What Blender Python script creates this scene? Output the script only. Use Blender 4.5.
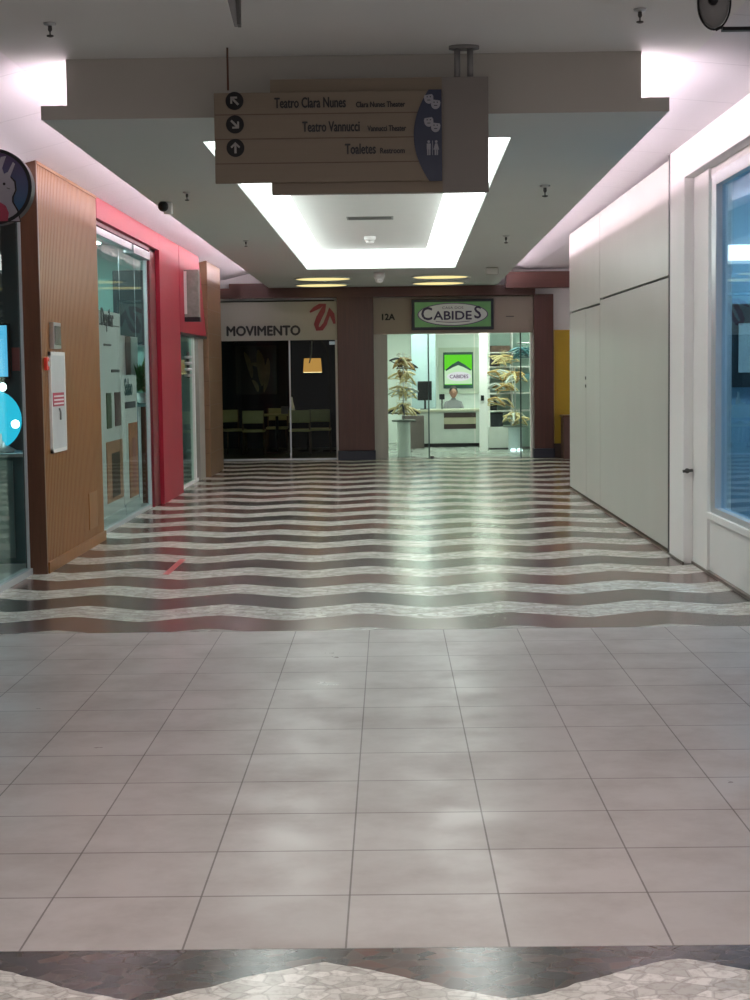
import bpy, bmesh, math, random
from mathutils import Vector, Matrix
random.seed(7)
PI = math.pi
for o in list(bpy.data.objects): bpy.data.objects.remove(o)
SC = bpy.context.scene
COL = SC.collection

# ------------------------------------------------------------------ camera, world, exposure
EYE = 1.58
FPX = 1599.0
cam_d = bpy.data.cameras.new('camera'); cam = bpy.data.objects.new('camera', cam_d); COL.objects.link(cam)
cam_d.sensor_fit = 'VERTICAL'; cam_d.sensor_height = 36.0; cam_d.lens = FPX * 36.0 / 1000.0
cam_d.clip_start = 0.05; cam_d.clip_end = 200
cF = Vector((-0.00970653, 0.99667343, -0.0809188))
cR = Vector((0.99988432, 0.00872635, -0.01245804))
cD = Vector((-0.01171047, -0.08103036, -0.99664284))
m3 = Matrix((cR, -cD, -cF)).transposed()
cam.matrix_world = Matrix.Translation((0, 0, EYE)) @ m3.to_4x4()
SC.camera = cam
SC.view_settings.view_transform = 'Standard'
SC.view_settings.look = 'None'
SC.view_settings.gamma = 1.0
SC.view_settings.exposure = 0.0
try: SC.view_settings.use_curve_mapping = False
except Exception: pass
W = bpy.data.worlds.new('world'); SC.world = W; W.use_nodes = True
W.node_tree.nodes['Background'].inputs[0].default_value = (0.80, 0.74, 0.74, 1)
W.node_tree.nodes['Background'].inputs[1].default_value = 0.55
COVE = 74.0          # strength of the pinkish tubes on the ledges
RECESS = 7.0         # glow of the splayed luminous cove in the recess
MALL = 5.6           # fill discs added over the tiled crossing

def at(px, py, X=None, Y=None, Z=None):
    """point of the place seen at photo pixel (px,py) on a plane"""
    d = cF + cR * ((px - 375) / FPX) + cD * ((py - 500) / FPX)
    if X is not None: t = X / d.x
    elif Y is not None: t = Y / d.y
    else: t = (Z - EYE) / d.z
    return Vector((0, 0, EYE)) + d * t

# ------------------------------------------------------------------ materials
def lin(c):
    if isinstance(c, str):
        c = tuple(int(c[i:i+2], 16) / 255 for i in (0, 2, 4))
        c = tuple(v / 12.92 if v <= .04045 else ((v + .055) / 1.055) ** 2.4 for v in c)
    return (c[0], c[1], c[2], 1)
class NT:
    def __init__(s, name):
        s.m = bpy.data.materials.new(name); s.m.use_nodes = True; s.t = s.m.node_tree
        s.b = s.t.nodes['Principled BSDF']; s.out = s.t.nodes['Material Output']
    def n(s, ty, **k):
        nd = s.t.nodes.new(ty)
        for a, v in k.items(): setattr(nd, a, v)
        return nd
    def l(s, a, b): s.t.links.new(a, b)
    def val(s, sock, v):
        if hasattr(v, 'is_output') or isinstance(v, bpy.types.NodeSocket): s.l(v, sock)
        else: sock.default_value = v
    def math(s, op, a, b=None, c=None, clamp=False):
        nd = s.n('ShaderNodeMath', operation=op); nd.use_clamp = clamp
        s.val(nd.inputs[0], a)
        if b is not None: s.val(nd.inputs[1], b)
        if c is not None: s.val(nd.inputs[2], c)
        return nd.outputs[0]
    def mix(s, f, a, b, mode='MIX'):
        nd = s.n('ShaderNodeMix', data_type='RGBA', blend_type=mode)
        s.val(nd.inputs[0], f); s.val(nd.inputs[6], a); s.val(nd.inputs[7], b)
        return nd.outputs[2]
    def noise(s, scale, vec=None, detail=3, rough=.5):
        nd = s.n('ShaderNodeTexNoise'); nd.inputs['Scale'].default_value = scale
        nd.inputs['Detail'].default_value = detail; nd.inputs['Roughness'].default_value = rough
        if vec is None: vec = s.co()
        s.l(vec, nd.inputs['Vector']); return nd.outputs[0]
    def co(s):
        if not hasattr(s, '_c'): s._c = s.n('ShaderNodeTexCoord').outputs['Object']
        return s._c
    def xyz(s):
        nd = s.n('ShaderNodeSeparateXYZ'); s.l(s.co(), nd.inputs[0]); return nd.outputs
    def scaled(s, x, y, z):
        nd = s.n('ShaderNodeMapping'); nd.inputs['Scale'].default_value = (x, y, z)
        s.l(s.co(), nd.inputs[0]); return nd.outputs[0]
    def bump(s, h, strength=.3, dist=.01):
        nd = s.n('ShaderNodeBump'); nd.inputs['Strength'].default_value = strength
        nd.inputs['Distance'].default_value = dist
        s.l(h, nd.inputs['Height']); s.l(nd.outputs[0], s.b.inputs['Normal'])
MATS = {}
def mat(name, c, rough=.5, metal=0, var=.12, vs=6, spec=.5, stretch=None, bump=0, emit=None, es=0, coat=0):
    if name in MATS: return MATS[name]
    t = NT(name); c = lin(c)
    v = t.scaled(*stretch) if stretch else t.co()
    nz = t.noise(vs, v, 4)
    dk = tuple(x * (1 - var) for x in c[:3]) + (1,); lt = tuple(min(1, x * (1 + var)) for x in c[:3]) + (1,)
    t.l(t.mix(nz, dk, lt), t.b.inputs['Base Color'])
    t.b.inputs['Roughness'].default_value = rough; t.b.inputs['Metallic'].default_value = metal
    t.b.inputs['Specular IOR Level'].default_value = spec
    if coat: t.b.inputs['Coat Weight'].default_value = coat; t.b.inputs['Coat Roughness'].default_value = .1
    if bump: t.bump(nz, bump, .004)
    if emit:
        t.b.inputs['Emission Color'].default_value = lin(emit); t.b.inputs['Emission Strength'].default_value = es
    MATS[name] = t.m; return t.m
def emis(name, c, s):
    if name in MATS: return MATS[name]
    t = NT(name); e = t.n('ShaderNodeEmission'); e.inputs[0].default_value = lin(c); e.inputs[1].default_value = s
    t.l(e.outputs[0], t.out.inputs[0]); MATS[name] = t.m; return t.m
def glass(name, tint, ior=.25, rough=0.0, refl=(1, 1, 1)):
    if name in MATS: return MATS[name]
    t = NT(name); tr = t.n('ShaderNodeBsdfTransparent'); tr.inputs[0].default_value = lin(tint)
    g = t.n('ShaderNodeBsdfGlossy'); g.inputs['Roughness'].default_value = rough; g.inputs[0].default_value = (*refl, 1)
    ge = t.n('ShaderNodeNewGeometry'); dt = t.n('ShaderNodeVectorMath', operation='DOT_PRODUCT')
    t.l(ge.outputs['Normal'], dt.inputs[0]); t.l(ge.outputs['Incoming'], dt.inputs[1])
    gz = t.math('POWER', t.math('SUBTRACT', 1, t.math('ABSOLUTE', dt.outputs['Value'])), 5)      # thin sheet: same from both sides
    fr = t.math('ADD', t.math('MULTIPLY', gz, ior), .009, clamp=True)
    mx = t.n('ShaderNodeMixShader'); t.l(fr, mx.inputs[0]); t.l(tr.outputs[0], mx.inputs[1]); t.l(g.outputs[0], mx.inputs[2])
    t.l(mx.outputs[0], t.out.inputs[0]); MATS[name] = t.m; return t.m

def mat_tiles():
    t = NT('stone_floor_tiles'); o = t.xyz(); P = .449
    u = t.math('DIVIDE', t.math('ADD', o[0], .137 + P * 40), P); v = t.math('DIVIDE', t.math('SUBTRACT', o[1], 4.27 - P * 40), P)
    jit = t.noise(.9, t.scaled(1, 3, 1), 1)
    fu = t.math('FRACT', u); fv = t.math('FRACT', v)
    du = t.math('MINIMUM', fu, t.math('SUBTRACT', 1, fu)); dv = t.math('MINIMUM', fv, t.math('SUBTRACT', 1, fv))
    gu = t.math('LESS_THAN', du, .0065); gv = t.math('LESS_THAN', dv, .011)
    cb = t.n('ShaderNodeCombineXYZ'); t.l(t.math('FLOOR', u), cb.inputs[0]); t.l(t.math('FLOOR', v), cb.inputs[1])
    wn = t.n('ShaderNodeTexWhiteNoise', noise_dimensions='3D'); t.l(cb.outputs[0], wn.inputs[0])
    base = t.mix(wn.outputs[0], lin((.44, .405, .385)), lin((.49, .45, .43)))
    n1 = t.noise(2.2, None, 5, .65); n2 = t.noise(14, t.scaled(1, 2.5, 1), 4, .7)
    base = t.mix(t.math('MULTIPLY', t.math('SUBTRACT', n1, .42, clamp=True), 2.6, clamp=True), base, lin((.35, .305, .285)))
    st = t.math('MULTIPLY', t.math('SUBTRACT', n2, .66, clamp=True), 1.6, clamp=True)
    base = t.mix(t.math('MULTIPLY', st, .4), base, lin((.25, .20, .18)))
    base = t.mix(t.math('MULTIPLY', gv, .75), base, lin((.12, .09, .08)))
    base = t.mix(t.math('MULTIPLY', gu, .8), base, lin((.08, .055, .045)))
    t.l(base, t.b.inputs['Base Color'])
    g = t.math('MAXIMUM', gu, gv)
    t.l(t.math('ADD', t.math('MULTIPLY', n1, .5), .12), t.b.inputs['Roughness'])
    t.b.inputs['Specular IOR Level'].default_value = .42
    h = t.math('SUBTRACT', t.math('MULTIPLY', n1, .25), g); t.bump(h, .12, .003)
    return t.m
def mat_waves(name, y0, x0, per=1.03, wl=.948, amp=.125):
    """Portuguese stone pavement laid in light and dark waves"""
    t = NT(name); o = t.xyz()
    u = t.math('DIVIDE', t.math('ADD', o[0], -x0 + wl * 20), wl)          # peak at integer
    tri = t.math('ABSOLUTE', t.math('SUBTRACT', t.math('MULTIPLY', t.math('FRACT', u), 2), 1))  # 1 at integer, 0 between
    sn = t.math('COSINE', t.math('MULTIPLY', u, 2 * PI))
    w = t.math('ADD', t.math('MULTIPLY', t.math('SUBTRACT', tri, .5), 1.3), t.math('MULTIPLY', sn, .35))
    vor = t.n('ShaderNodeTexVoronoi', feature='F1'); vor.inputs['Scale'].default_value = 15
    t.l(t.scaled(1, 1.5, 1), vor.inputs['Vector'])
    ved = t.n('ShaderNodeTexVoronoi', feature='DISTANCE_TO_EDGE'); ved.inputs['Scale'].default_value = 15
    t.l(t.scaled(1, 1.5, 1), ved.inputs['Vector'])
    sep = t.n('ShaderNodeSeparateColor'); t.l(vor.outputs['Color'], sep.inputs[0])
    edge = t.noise(9, None, 2)
    yy = t.math('SUBTRACT', t.math('SUBTRACT', o[1], t.math('MULTIPLY', w, amp)), y0 - per * 40)
    yy = t.math('ADD', yy, t.math('MULTIPLY', t.math('SUBTRACT', edge, .5), .04))
    v = t.math('DIVIDE', yy, per)
    d = t.math('ABSOLUTE', t.math('SUBTRACT', t.math('FRACT', t.math('ADD', v, .5)), .5))      # 0 at the light centre
    isdark = t.math('GREATER_THAN', d, .235)
    par = t.math('FRACT', t.math('MULTIPLY', t.math('FLOOR', v), .5))                      # 0 or .5
    nbig = t.noise(1.1, t.scaled(1, .35, 1), 2)
    q = t.math('ADD', par, t.math('MULTIPLY', t.math('SUBTRACT', nbig, .5), 3.0))
    q = t.math('ADD', q, t.math('MULTIPLY', t.math('SUBTRACT', sep.outputs[0], .5), .7))
    q = t.math('MULTIPLY', t.math('SUBTRACT', q, -.1), 1.6, clamp=True)
    dark = t.mix(q, lin((.026, .029, .030)), lin((.14, .055, .040)))
    dark = t.mix(t.math('MULTIPLY', sep.outputs[1], .45), dark, lin((.15, .11, .095)))
    light = t.mix(sep.outputs[0], lin((.48, .46, .42)), lin((.80, .78, .73)))
    n2 = t.noise(30, None, 4, .7)
    light = t.mix(t.math('MULTIPLY', t.math('SUBTRACT', n2, .47, clamp=True), 2.6, clamp=True), light, lin((.24, .20, .17)))
    c = t.mix(isdark, light, dark)
    gr = t.math('LESS_THAN', ved.outputs['Distance'], .045)
    c = t.mix(t.math('MULTIPLY', gr, .28), c, lin((.13, .105, .09)))
    t.l(c, t.b.inputs['Base Color'])
    t.l(t.math('ADD', t.math('MULTIPLY', n2, .12), .15), t.b.inputs['Roughness'])
    t.b.inputs['Specular IOR Level'].default_value = .48
    t.bump(t.math('ADD', n2, sep.outputs[2]), .05, .002)
    return t.m
def mat_wood(name, c1, c2, axis='Z', rough=.38, scale=1.0):
    t = NT(name)
    sc = {'Z': (14, 14, .7), 'X': (.7, 14, 14), 'Y': (14, .7, 14)}[axis]
    n1 = t.noise(2.0 * scale, t.scaled(*sc), 5, .6); n2 = t.noise(8 * scale, t.scaled(*sc), 3, .6)
    f = t.math('ADD', t.math('MULTIPLY', n1, .9), t.math('MULTIPLY', n2, .35)); f = t.math('SUBTRACT', f, .2, clamp=True)
    t.l(t.mix(f, lin(c1), lin(c2)), t.b.inputs['Base Color'])
    t.b.inputs['Roughness'].default_value = rough; t.bump(n2, .12, .002); return t.m
def mat_perf(name, c, c2, pitch=.016, rad=.26):
    """white metal ceiling tile with punched holes"""
    t = NT(name); o = t.xyz()
    k = 1 / pitch
    a = t.math('FRACT', t.math('MULTIPLY', t.math('ADD', o[0], o[1]), k)); b = t.math('FRACT', t.math('MULTIPLY', t.math('ADD', t.math('SUBTRACT', o[0], o[1]), 90), k))
    da = t.math('SUBTRACT', a, .5); db = t.math('SUBTRACT', b, .5)
    r = t.math('SQRT', t.math('ADD', t.math('MULTIPLY', da, da), t.math('MULTIPLY', db, db)))
    hole = t.math('LESS_THAN', r, rad)
    seam = t.math('LESS_THAN', t.math('FRACT', t.math('DIVIDE', t.math('SUBTRACT', o[1], 3.4 ), 1.25)), .008)
    f = t.math('MAXIMUM', t.math('MULTIPLY', hole, .8), seam)
    t.l(t.mix(f, lin(c), lin(c2)), t.b.inputs['Base Color']); t.b.inputs['Roughness'].default_value = .45
    return t.m

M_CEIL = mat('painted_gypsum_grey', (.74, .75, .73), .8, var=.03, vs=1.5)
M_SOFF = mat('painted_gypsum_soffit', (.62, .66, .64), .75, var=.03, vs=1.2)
M_BEAM = mat('painted_beam_beige', (.44, .42, .38), .8, var=.03, vs=1.5)
M_WHITE = mat('white_paint', (.86, .85, .84), .5, var=.03, vs=2)
M_HOARD = mat('hoarding_paint', (.53, .53, .49), .35, var=.07, vs=1.3, stretch=(1, 1, .5))
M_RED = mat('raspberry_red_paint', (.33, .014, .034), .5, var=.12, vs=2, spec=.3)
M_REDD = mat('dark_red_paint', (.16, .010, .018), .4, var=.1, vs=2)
M_MAROON = mat_wood('maroon_wood', (.055, .020, .014), (.12, .042, .03), 'Z', .35)
M_MAROONX = mat_wood('maroon_wood_beam', (.07, .026, .02), (.15, .06, .045), 'X', .4)
M_SLAT = mat_wood('honey_slat_wood', (.17, .060, .011), (.38, .160, .034), 'Z', .42)
M_BROWN = mat_wood('dark_brown_wood', (.07, .028, .014), (.15, .06, .03), 'Z', .3)
M_TANW = mat_wood('tan_wood', (.13, .07, .035), (.25, .14, .07), 'Z', .4)
M_BLACK = mat('black_plastic', (.010, .010, .012), .45, spec=.25)
M_NAVY = mat('navy_base', (.010, .013, .028), .4)
M_STEEL = mat('brushed_steel', (.55, .56, .57), .3, 1, var=.06, vs=20)
M_ALU = mat('aluminium_frame', (.62, .66, .70), .35, .6, var=.04, vs=8)
M_DGREY = mat('dark_grey_metal', (.07, .07, .068), .45, .3)
M_GREY = mat('mid_grey_metal', (.22, .22, .22), .5, .2)
M_GLASS = glass('clear_glass', (.88, .95, .93))
M_GLASSG = glass('greenish_glass', (.70, .86, .80), .5)
M_GLASSB = glass('bluish_window_glass', (.62, .78, .90), .60, 0, (.72, .86, 1.0))

# ------------------------------------------------------------------ mesh helpers
class MB:
    def __init__(s): s.v = []; s.f = []; s.sm = []
    def add(s, vs, fs, smooth=False):
        k = len(s.v); s.v += [tuple(v) for v in vs]
        s.f += [tuple(i + k for i in f) for f in fs]; s.sm += [smooth] * len(fs); return s
    def box(s, x0, x1, y0, y1, z0, z1):
        return s.add([(x0,y0,z0),(x1,y0,z0),(x1,y1,z0),(x0,y1,z0),(x0,y0,z1),(x1,y0,z1),(x1,y1,z1),(x0,y1,z1)],
                     [(3,2,1,0),(4,5,6,7),(0,1,5,4),(1,2,6,5),(2,3,7,6),(3,0,4,7)])
    def quad(s, a, b, c, d): return s.add([a, b, c, d], [(0, 1, 2, 3)])
    def prism(s, pts, axis, a0, a1, smooth=False):
        """polygon extruded along axis; pts are the two other coordinates in order (x,z) for 'Y', (y,z) for 'X', (x,y) for 'Z'"""
        def P(p, a):
            return (p[0], a, p[1]) if axis == 'Y' else (a, p[0], p[1]) if axis == 'X' else (p[0], p[1], a)
        n = len(pts)
        s.add([P(p, a0) for p in pts] + [P(p, a1) for p in pts], [tuple(range(n))[::-1], tuple(range(n, 2*n))])
        k = len(s.v) - 2 * n
        for i in range(n):
            j = (i + 1) % n; s.f.append((k+i, k+j, k+n+j, k+n+i)); s.sm.append(smooth)
        return s
    def disc(s, c, r, axis, a0, a1, n=24, ry=None):
        ry = ry or r
        pts = [(c[0] + r * math.cos(2*PI*i/n), c[1] + ry * math.sin(2*PI*i/n)) for i in range(n)]
        return s.prism(pts, axis, a0, a1, True)
    def ring(s, c, ro, ri, axis, a0, a1, n=32, ryo=None, ryi=None):
        ryo = ryo or ro; ryi = ryi or ri
        def P(p, a): return (p[0], a, p[1]) if axis == 'Y' else (a, p[0], p[1]) if axis == 'X' else (p[0], p[1], a)
        vs = []
        for r, ry in ((ro, ryo), (ri, ryi)):
            for a in (a0, a1):
                vs += [P((c[0] + r*math.cos(2*PI*i/n), c[1] + ry*math.sin(2*PI*i/n)), a) for i in range(n)]
        fs = []
        for i in range(n):
            j = (i+1) % n
            fs += [(i, j, n+j, n+i), (2*n+j, 2*n+i, 3*n+i, 3*n+j), (j, i, 2*n+i, 2*n+j), (n+i, n+j, 3*n+j, 3*n+i)]
        return s.add(vs, fs, False)
    def tube(s, pts, r, n=8, closed=False):
        pts = [Vector(p) for p in pts]; m = len(pts); rr = r if isinstance(r, (list, tuple)) else [r] * m
        vs = []; fs = []; up = None
        for i, p in enumerate(pts):
            if closed: d = (pts[(i+1) % m] - pts[i-1])
            else: d = pts[min(i+1, m-1)] - pts[max(i-1, 0)]
            d.normalize()
            if up is None:
                up = Vector((0,0,1)) if abs(d.z) < .9 else Vector((1,0,0))
            a = d.cross(up).normalized(); b = a.cross(d).normalized(); up = b
            vs += [p + (a*math.cos(2*PI*k/n) + b*math.sin(2*PI*k/n)) * rr[i] for k in range(n)]
        for i in range(m if closed else m-1):
            j = (i+1) % m
            for k in range(n): fs.append((i*n+k, i*n+(k+1) % n, j*n+(k+1) % n, j*n+k))
        if not closed: fs += [tuple(range(n))[::-1], tuple(range((m-1)*n, m*n))]
        return s.add(vs, fs, True)
    def lathe(s, prof, c=(0,0,0), n=24, axis='Z', sx=1, sy=1):
        vs = []; m = len(prof)
        for (r, z) in prof:
            for k in range(n):
                a = 2*PI*k/n; p = (r*math.cos(a)*sx, r*math.sin(a)*sy, z)
                if axis == 'Y': p = (p[0], p[2], p[1])
                if axis == 'X': p = (p[2], p[0], p[1])
                vs.append((p[0]+c[0], p[1]+c[1], p[2]+c[2]))
        fs = [(i*n+k, i*n+(k+1) % n, (i+1)*n+(k+1) % n, (i+1)*n+k) for i in range(m-1) for k in range(n)]
        fs += [tuple(range(n))[::-1], tuple(range((m-1)*n, m*n))]
        return s.add(vs, fs, True)
    def ball(s, c, rx, ry, rz, n=16, m=10):
        pr = [(max(1e-4, math.sin(PI*i/m)), -math.cos(PI*i/m)) for i in range(m+1)]
        k = len(s.v); s.lathe(pr, (0,0,0), n)
        for i in range(k, len(s.v)):
            v = s.v[i]; s.v[i] = (v[0]*rx + c[0], v[1]*ry + c[1], v[2]*rz + c[2])
        return s
def wloc(o):
    p = Vector((0, 0, 0))
    while o is not None: p += o.location; o = o.parent
    return p
def obj(name, mb, m, parent=None, bevel=0, keep=False):
    """link one mesh object; coordinates are given in the place's own frame"""
    me = bpy.data.meshes.new(name)
    if parent is not None: org = wloc(parent)
    elif keep: org = Vector((0, 0, 0))
    else:
        xs = [v[0] for v in mb.v]; ys = [v[1] for v in mb.v]; zs = [v[2] for v in mb.v]
        org = Vector(((min(xs)+max(xs))/2, (min(ys)+max(ys))/2, min(zs)))
    me.from_pydata([tuple(Vector(v) - org) for v in mb.v], [], mb.f)
    for p, sm in zip(me.polygons, mb.sm): p.use_smooth = sm
    b = bmesh.new(); b.from_mesh(me); bmesh.ops.recalc_face_normals(b, faces=b.faces); b.to_mesh(me); b.free()
    me.materials.append(m); me.update()
    o = bpy.data.objects.new(name, me); COL.objects.link(o)
    if parent is not None: o.parent = parent
    else: o.location = org
    if bevel:
        bv = o.modifiers.new('bevel', 'BEVEL'); bv.width = bevel; bv.segments = 2; bv.limit_method = 'ANGLE'; bv.angle_limit = math.radians(40)
    return o
def struct(name, mb, m, parent=None, bevel=0):
    o = obj(name, mb, m, parent, bevel, keep=True)
    if parent is None: o['kind'] = 'structure'
    return o
def tag(o, label, cat, group=None):
    o['label'] = label; o['category'] = cat
    if group: o['group'] = group
    return o
def thing(name, label, cat, loc, group=None):
    o = bpy.data.objects.new(name, None); COL.objects.link(o); o.location = Vector(loc); o.empty_display_size = .1
    return tag(o, label, cat, group)
def copy_tree(o, parent=None):
    c = o.copy(); COL.objects.link(c); c.parent = parent
    for ch in [k for k in bpy.data.objects if k.parent == o]: copy_tree(ch, c)
    return c
def text_mb(body, size, origin, ux=(1,0,0), uz=(0,0,1), sx=1.0, depth=.004, align='LEFT', bold=0, shear=0):
    """lettering as real geometry: ux reading direction, uz up direction"""
    cu = bpy.data.curves.new('lettering', 'FONT'); cu.body = body; cu.size = size; cu.align_x = align
    cu.extrude = depth / 2; cu.shear = shear; cu.resolution_u = 3
    o = bpy.data.objects.new('lettering_source', cu); COL.objects.link(o)
    dg = bpy.context.evaluated_depsgraph_get(); dg.update()
    me = bpy.data.meshes.new_from_object(o.evaluated_get(dg))
    ux = Vector(ux).normalized(); uz = Vector(uz).normalized(); nn = ux.cross(uz); og = Vector(origin)
    mb = MB(); sh = [(0, 0)] if not bold else [(-bold, 0), (bold, 0), (0, bold), (0, -bold)]
    for q, (dx, dz) in enumerate(sh):
        mb.add([og + ux * (v.co.x * sx + dx) + uz * (v.co.y + dz) + nn * (v.co.z + q * .0002) for v in me.vertices], [tuple(p.vertices) for p in me.polygons])
    bpy.data.objects.remove(o); bpy.data.curves.remove(cu); bpy.data.meshes.remove(me)
    return mb

# ------------------------------------------------------------------ levels of the place
ZC, ZS, ZF = 3.38, 3.33, 3.04           # main ceiling, side ceilings, dropped soffit underside
YF = 9.34                               # front face of the soffit
YW = 28.4                               # end wall
XL, XR = -2.73, 2.345                   # left shop line, right hoarding line
T = .12
# floor
struct('floor', MB().box(-6.5, 6.5, 4.27, 9.66, -T, 0), mat_tiles())
struct('floor.001', MB().box(-6.5, 6.5, 9.66, YW, -T, 0), mat_waves('stone_waves_far', 10.44, -.18))
struct('floor.002', MB().box(-6.5, 6.5, -3.0, 4.27, -T, 0), mat_waves('stone_waves_near', 3.80, -.19, amp=.13))
# ceilings
XGL, XGR = -2.15, 1.79
M_PERF = mat_perf('perforated_metal_ceiling', (.74, .72, .75), (.45, .44, .47))
struct('ceiling', MB().box(XGL, XGR, -3, YF + .06, ZC, ZC + T), M_CEIL)
struct('ceiling.001', MB().prism([(XGL,ZC),(XGL,ZC+T),(-6.4,ZC+T),(-6.4,3.20),(-2.88,3.20)], 'Y', -3, YF + .06), M_PERF)
struct('ceiling.002', MB().prism([(XGR,ZC),(2.5,3.315),(5.1,3.315),(5.1,ZC+T),(XGR,ZC+T)], 'Y', -3, YF + .06), M_PERF)
sl0, sl1 = (-1.985, YF), (-2.09, 27.9)   # soffit lip, left edge
sr0, sr1 = (1.625, YF), (1.90, 27.9)
struct('ceiling.003', MB().prism([(-1.80,ZC),(-1.80,ZC+T),(-6.4,ZC+T),(-6.4,3.20),(-2.88,3.20),(XGL,ZC)], 'Y', YF + .06, YW + .3), M_PERF)
struct('ceiling.004', MB().prism([(1.42,ZC),(XGR,ZC),(2.5,3.315),(5.1,3.315),(5.1,ZC+T),(1.42,ZC+T)], 'Y', YF + .06, YW + .3), M_PERF)
# soffit : lip slab with the long tray opening, built as four strips in one mesh
oX0, oX1, oY0, oY1 = -1.165, .88, 10.3, 23.25
def soffit():
    m = MB(); z0, z1 = ZF, ZF + .045
    def slab(p): m.prism(p, 'Z', z0, z1)
    def lerp(a, b, y): t = (y - a[1]) / (b[1] - a[1]); return (a[0] + (b[0] - a[0]) * t, y)
    Lx = lambda y: lerp(sl0, sl1, y); Rx = lambda y: lerp(sr0, sr1, y)
    slab([Lx(YF), Rx(YF), Rx(oY0), Lx(oY0)])
    slab([Lx(oY0), (oX0, oY0), (oX0, oY1), Lx(oY1)])
    slab([(oX1-.09, oY0), Rx(oY0), Rx(oY1), (oX1+.09, oY1)])
    slab([Lx(oY1), Rx(oY1), Rx(YW-.02), Lx(YW-.02)])
    a, b, c, d = Lx(YF), Lx(YW-.02), Rx(YF), Rx(YW-.02)
    m.prism([a, (a[0]+.012, a[1]), (b[0]+.012, b[1]), b], 'Z', z1, ZF+.078); m.prism([(c[0]-.012, c[1]), c, d, (d[0]-.012, d[1])], 'Z', z1, ZF+.078)
    m.box(-1.985, 1.625, YF, YF+.012, z1, ZF+.078)
    return m
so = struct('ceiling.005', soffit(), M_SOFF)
# upper beam box that carries the slab (front face and two long sides)
bx = MB(); bx.box(-1.835, 1.465, YF, YF + .08, ZF + .0451, ZC)
bx.prism([(-1.835, YF+.08), (-1.76, YF+.08), (-1.86, YW-.03), (-1.935, YW-.03)], 'Z', ZF+.0451, ZS+.05)
bx.prism([(1.39, YF+.08), (1.465, YF+.08), (1.75, YW-.03), (1.675, YW-.03)], 'Z', ZF+.0451, ZS+.05)
struct('ceiling.006', bx, M_BEAM)
struct('trim_1', MB().box(-1.985, 1.625, YF-.006, YF, ZF, ZF+.078).box(-1.835, 1.465, YF-.006, YF, ZF+.078, ZC-.001), M_BEAM)
# tray recess : splayed luminous cove rising to an inner ceiling panel
ZI = 3.29
ix0, ix1, iy0, iy1 = -.95, .555, 10.62, 22.95
struct('ceiling.008', MB().box(ix0-.02, ix1+.02, iy0-.02, iy1+.02, ZI, ZI+.05), mat('tray_panel', (.93, .94, .93), .7, var=.03))
# walls
struct('wall_back', MB().box(-6.5, -3.6, YW, YW+.15, 0, 3.7).box(-3.6, -.9, YW+.03, YW+.15, 2.83, 3.7).box(-.95,-.30,YW+.02,YW+.15,0,3.0).box(-.30, 2.5, YW+.02, YW+.15, 2.83, 3.7).box(2.5, 6.5, YW, YW+.15, 0, 3.7), M_WHITE)
struct('wall_right', MB().box(2.42, 2.60, 12.2, 13.50, 0, ZS+.05).box(2.50, 2.62, 13.5, 20.8, 0, ZS+.05).box(2.50, 6.4, 20.8, 20.9, 0, ZS+.05)
       .box(2.44, 2.60, 9.66, 12.2, 0, .47).box(2.44, 2.60, 9.66, 12.2, 2.99, ZS+.05).box(2.44, 2.60, 9.30, 9.66, 0, ZS+.05), M_WHITE)
struct('trim_2', MB().box(2.345, 2.42, 12.78, 13.42, 0, ZS+.05).box(2.345, 2.441, 9.4, 12.78, 3.06, ZS+.05), M_WHITE, bevel=.004)
struct('wall_left', MB().box(-2.92, -2.80, 9.4, 12.5, 3.02, ZS+.05).box(-3.0, -2.86, 15.2, 19.2, 2.98, ZS+.05)
       .box(-2.90, -2.86, 19.3, 21.3, 0, ZS+.05).box(-3.0, -2.86, 21.3, 26.1, 2.3, ZS+.05).box(-3.0,-2.86,24.05,26.1,0,2.3).box(-6.5, -3.0, 25.95, 26.1, 0, ZS+.05), M_WHITE)
# ------------------------------------------------------------------ left side : pet shop front, slat panel, red shop
def F(px, py, Y): p = at(px, py, Y=Y); return p.x, p.z
SHOPW = mat('shop_wall_teal', (.22, .36, .37), .7, var=.05)
SHOPD = mat('shop_wall_dark', (.05, .07, .08), .7, var=.1)
SHOPF = mat('shop_floor_grey', (.30, .33, .33), .3, var=.1)
struct('wall_left.001', MB().box(-6.5,-6.38,3,26,0,3.3).box(-6.4,-2.86,15.12,15.2,0,3.28).box(-6.4,-3.0,9.3,9.4,0,3.28), SHOPD)
struct('wall_left.002', MB().box(-6.37,-2.99,20.3,20.38,0,3.28).box(-6.37,-3.0,26.1,26.15,0,3.28), mat('shop_wall_mint', (.30,.52,.48), .7, var=.04))
struct('floor.003', MB().box(-6.37,-2.87,9.45,25.9,0,.012), SHOPF)
# slatted wooden wall panel
t = thing('slatted_wall_panel', 'honey brown slatted wood panel between the two left shop windows', 'wall panel', (-2.8, 13.9, 0))
m = MB(); y0, y1 = 12.6, 15.14; n = 44; p = (y1 - y0) / n
for i in range(n): a = y0 + i*p; m.box(-2.748, XL, a + .006, a + p - .006, .09, 3.215)
m.box(-2.86, -2.748, y0 + .002, y1, .0, 3.215)
obj('slats', m, M_SLAT, t)
obj('end_board', MB().box(-2.885, -2.725, 12.565, 12.602, 0, 3.25), M_BROWN, t, .003)['label'] = 'dark brown end board'
obj('skirting', MB().box(-2.86, -2.712, 12.602, 15.15, 0, .09), M_SLAT, t, .003)
obj('top_rail', MB().box(-2.86, -2.722, 12.602, 15.15, 3.215, 3.245), M_SLAT, t)
hz = obj('hatch', MB().box(XL, -2.722, 14.38, 14.78, .17, .50), M_SLAT, t, .002)
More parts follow.
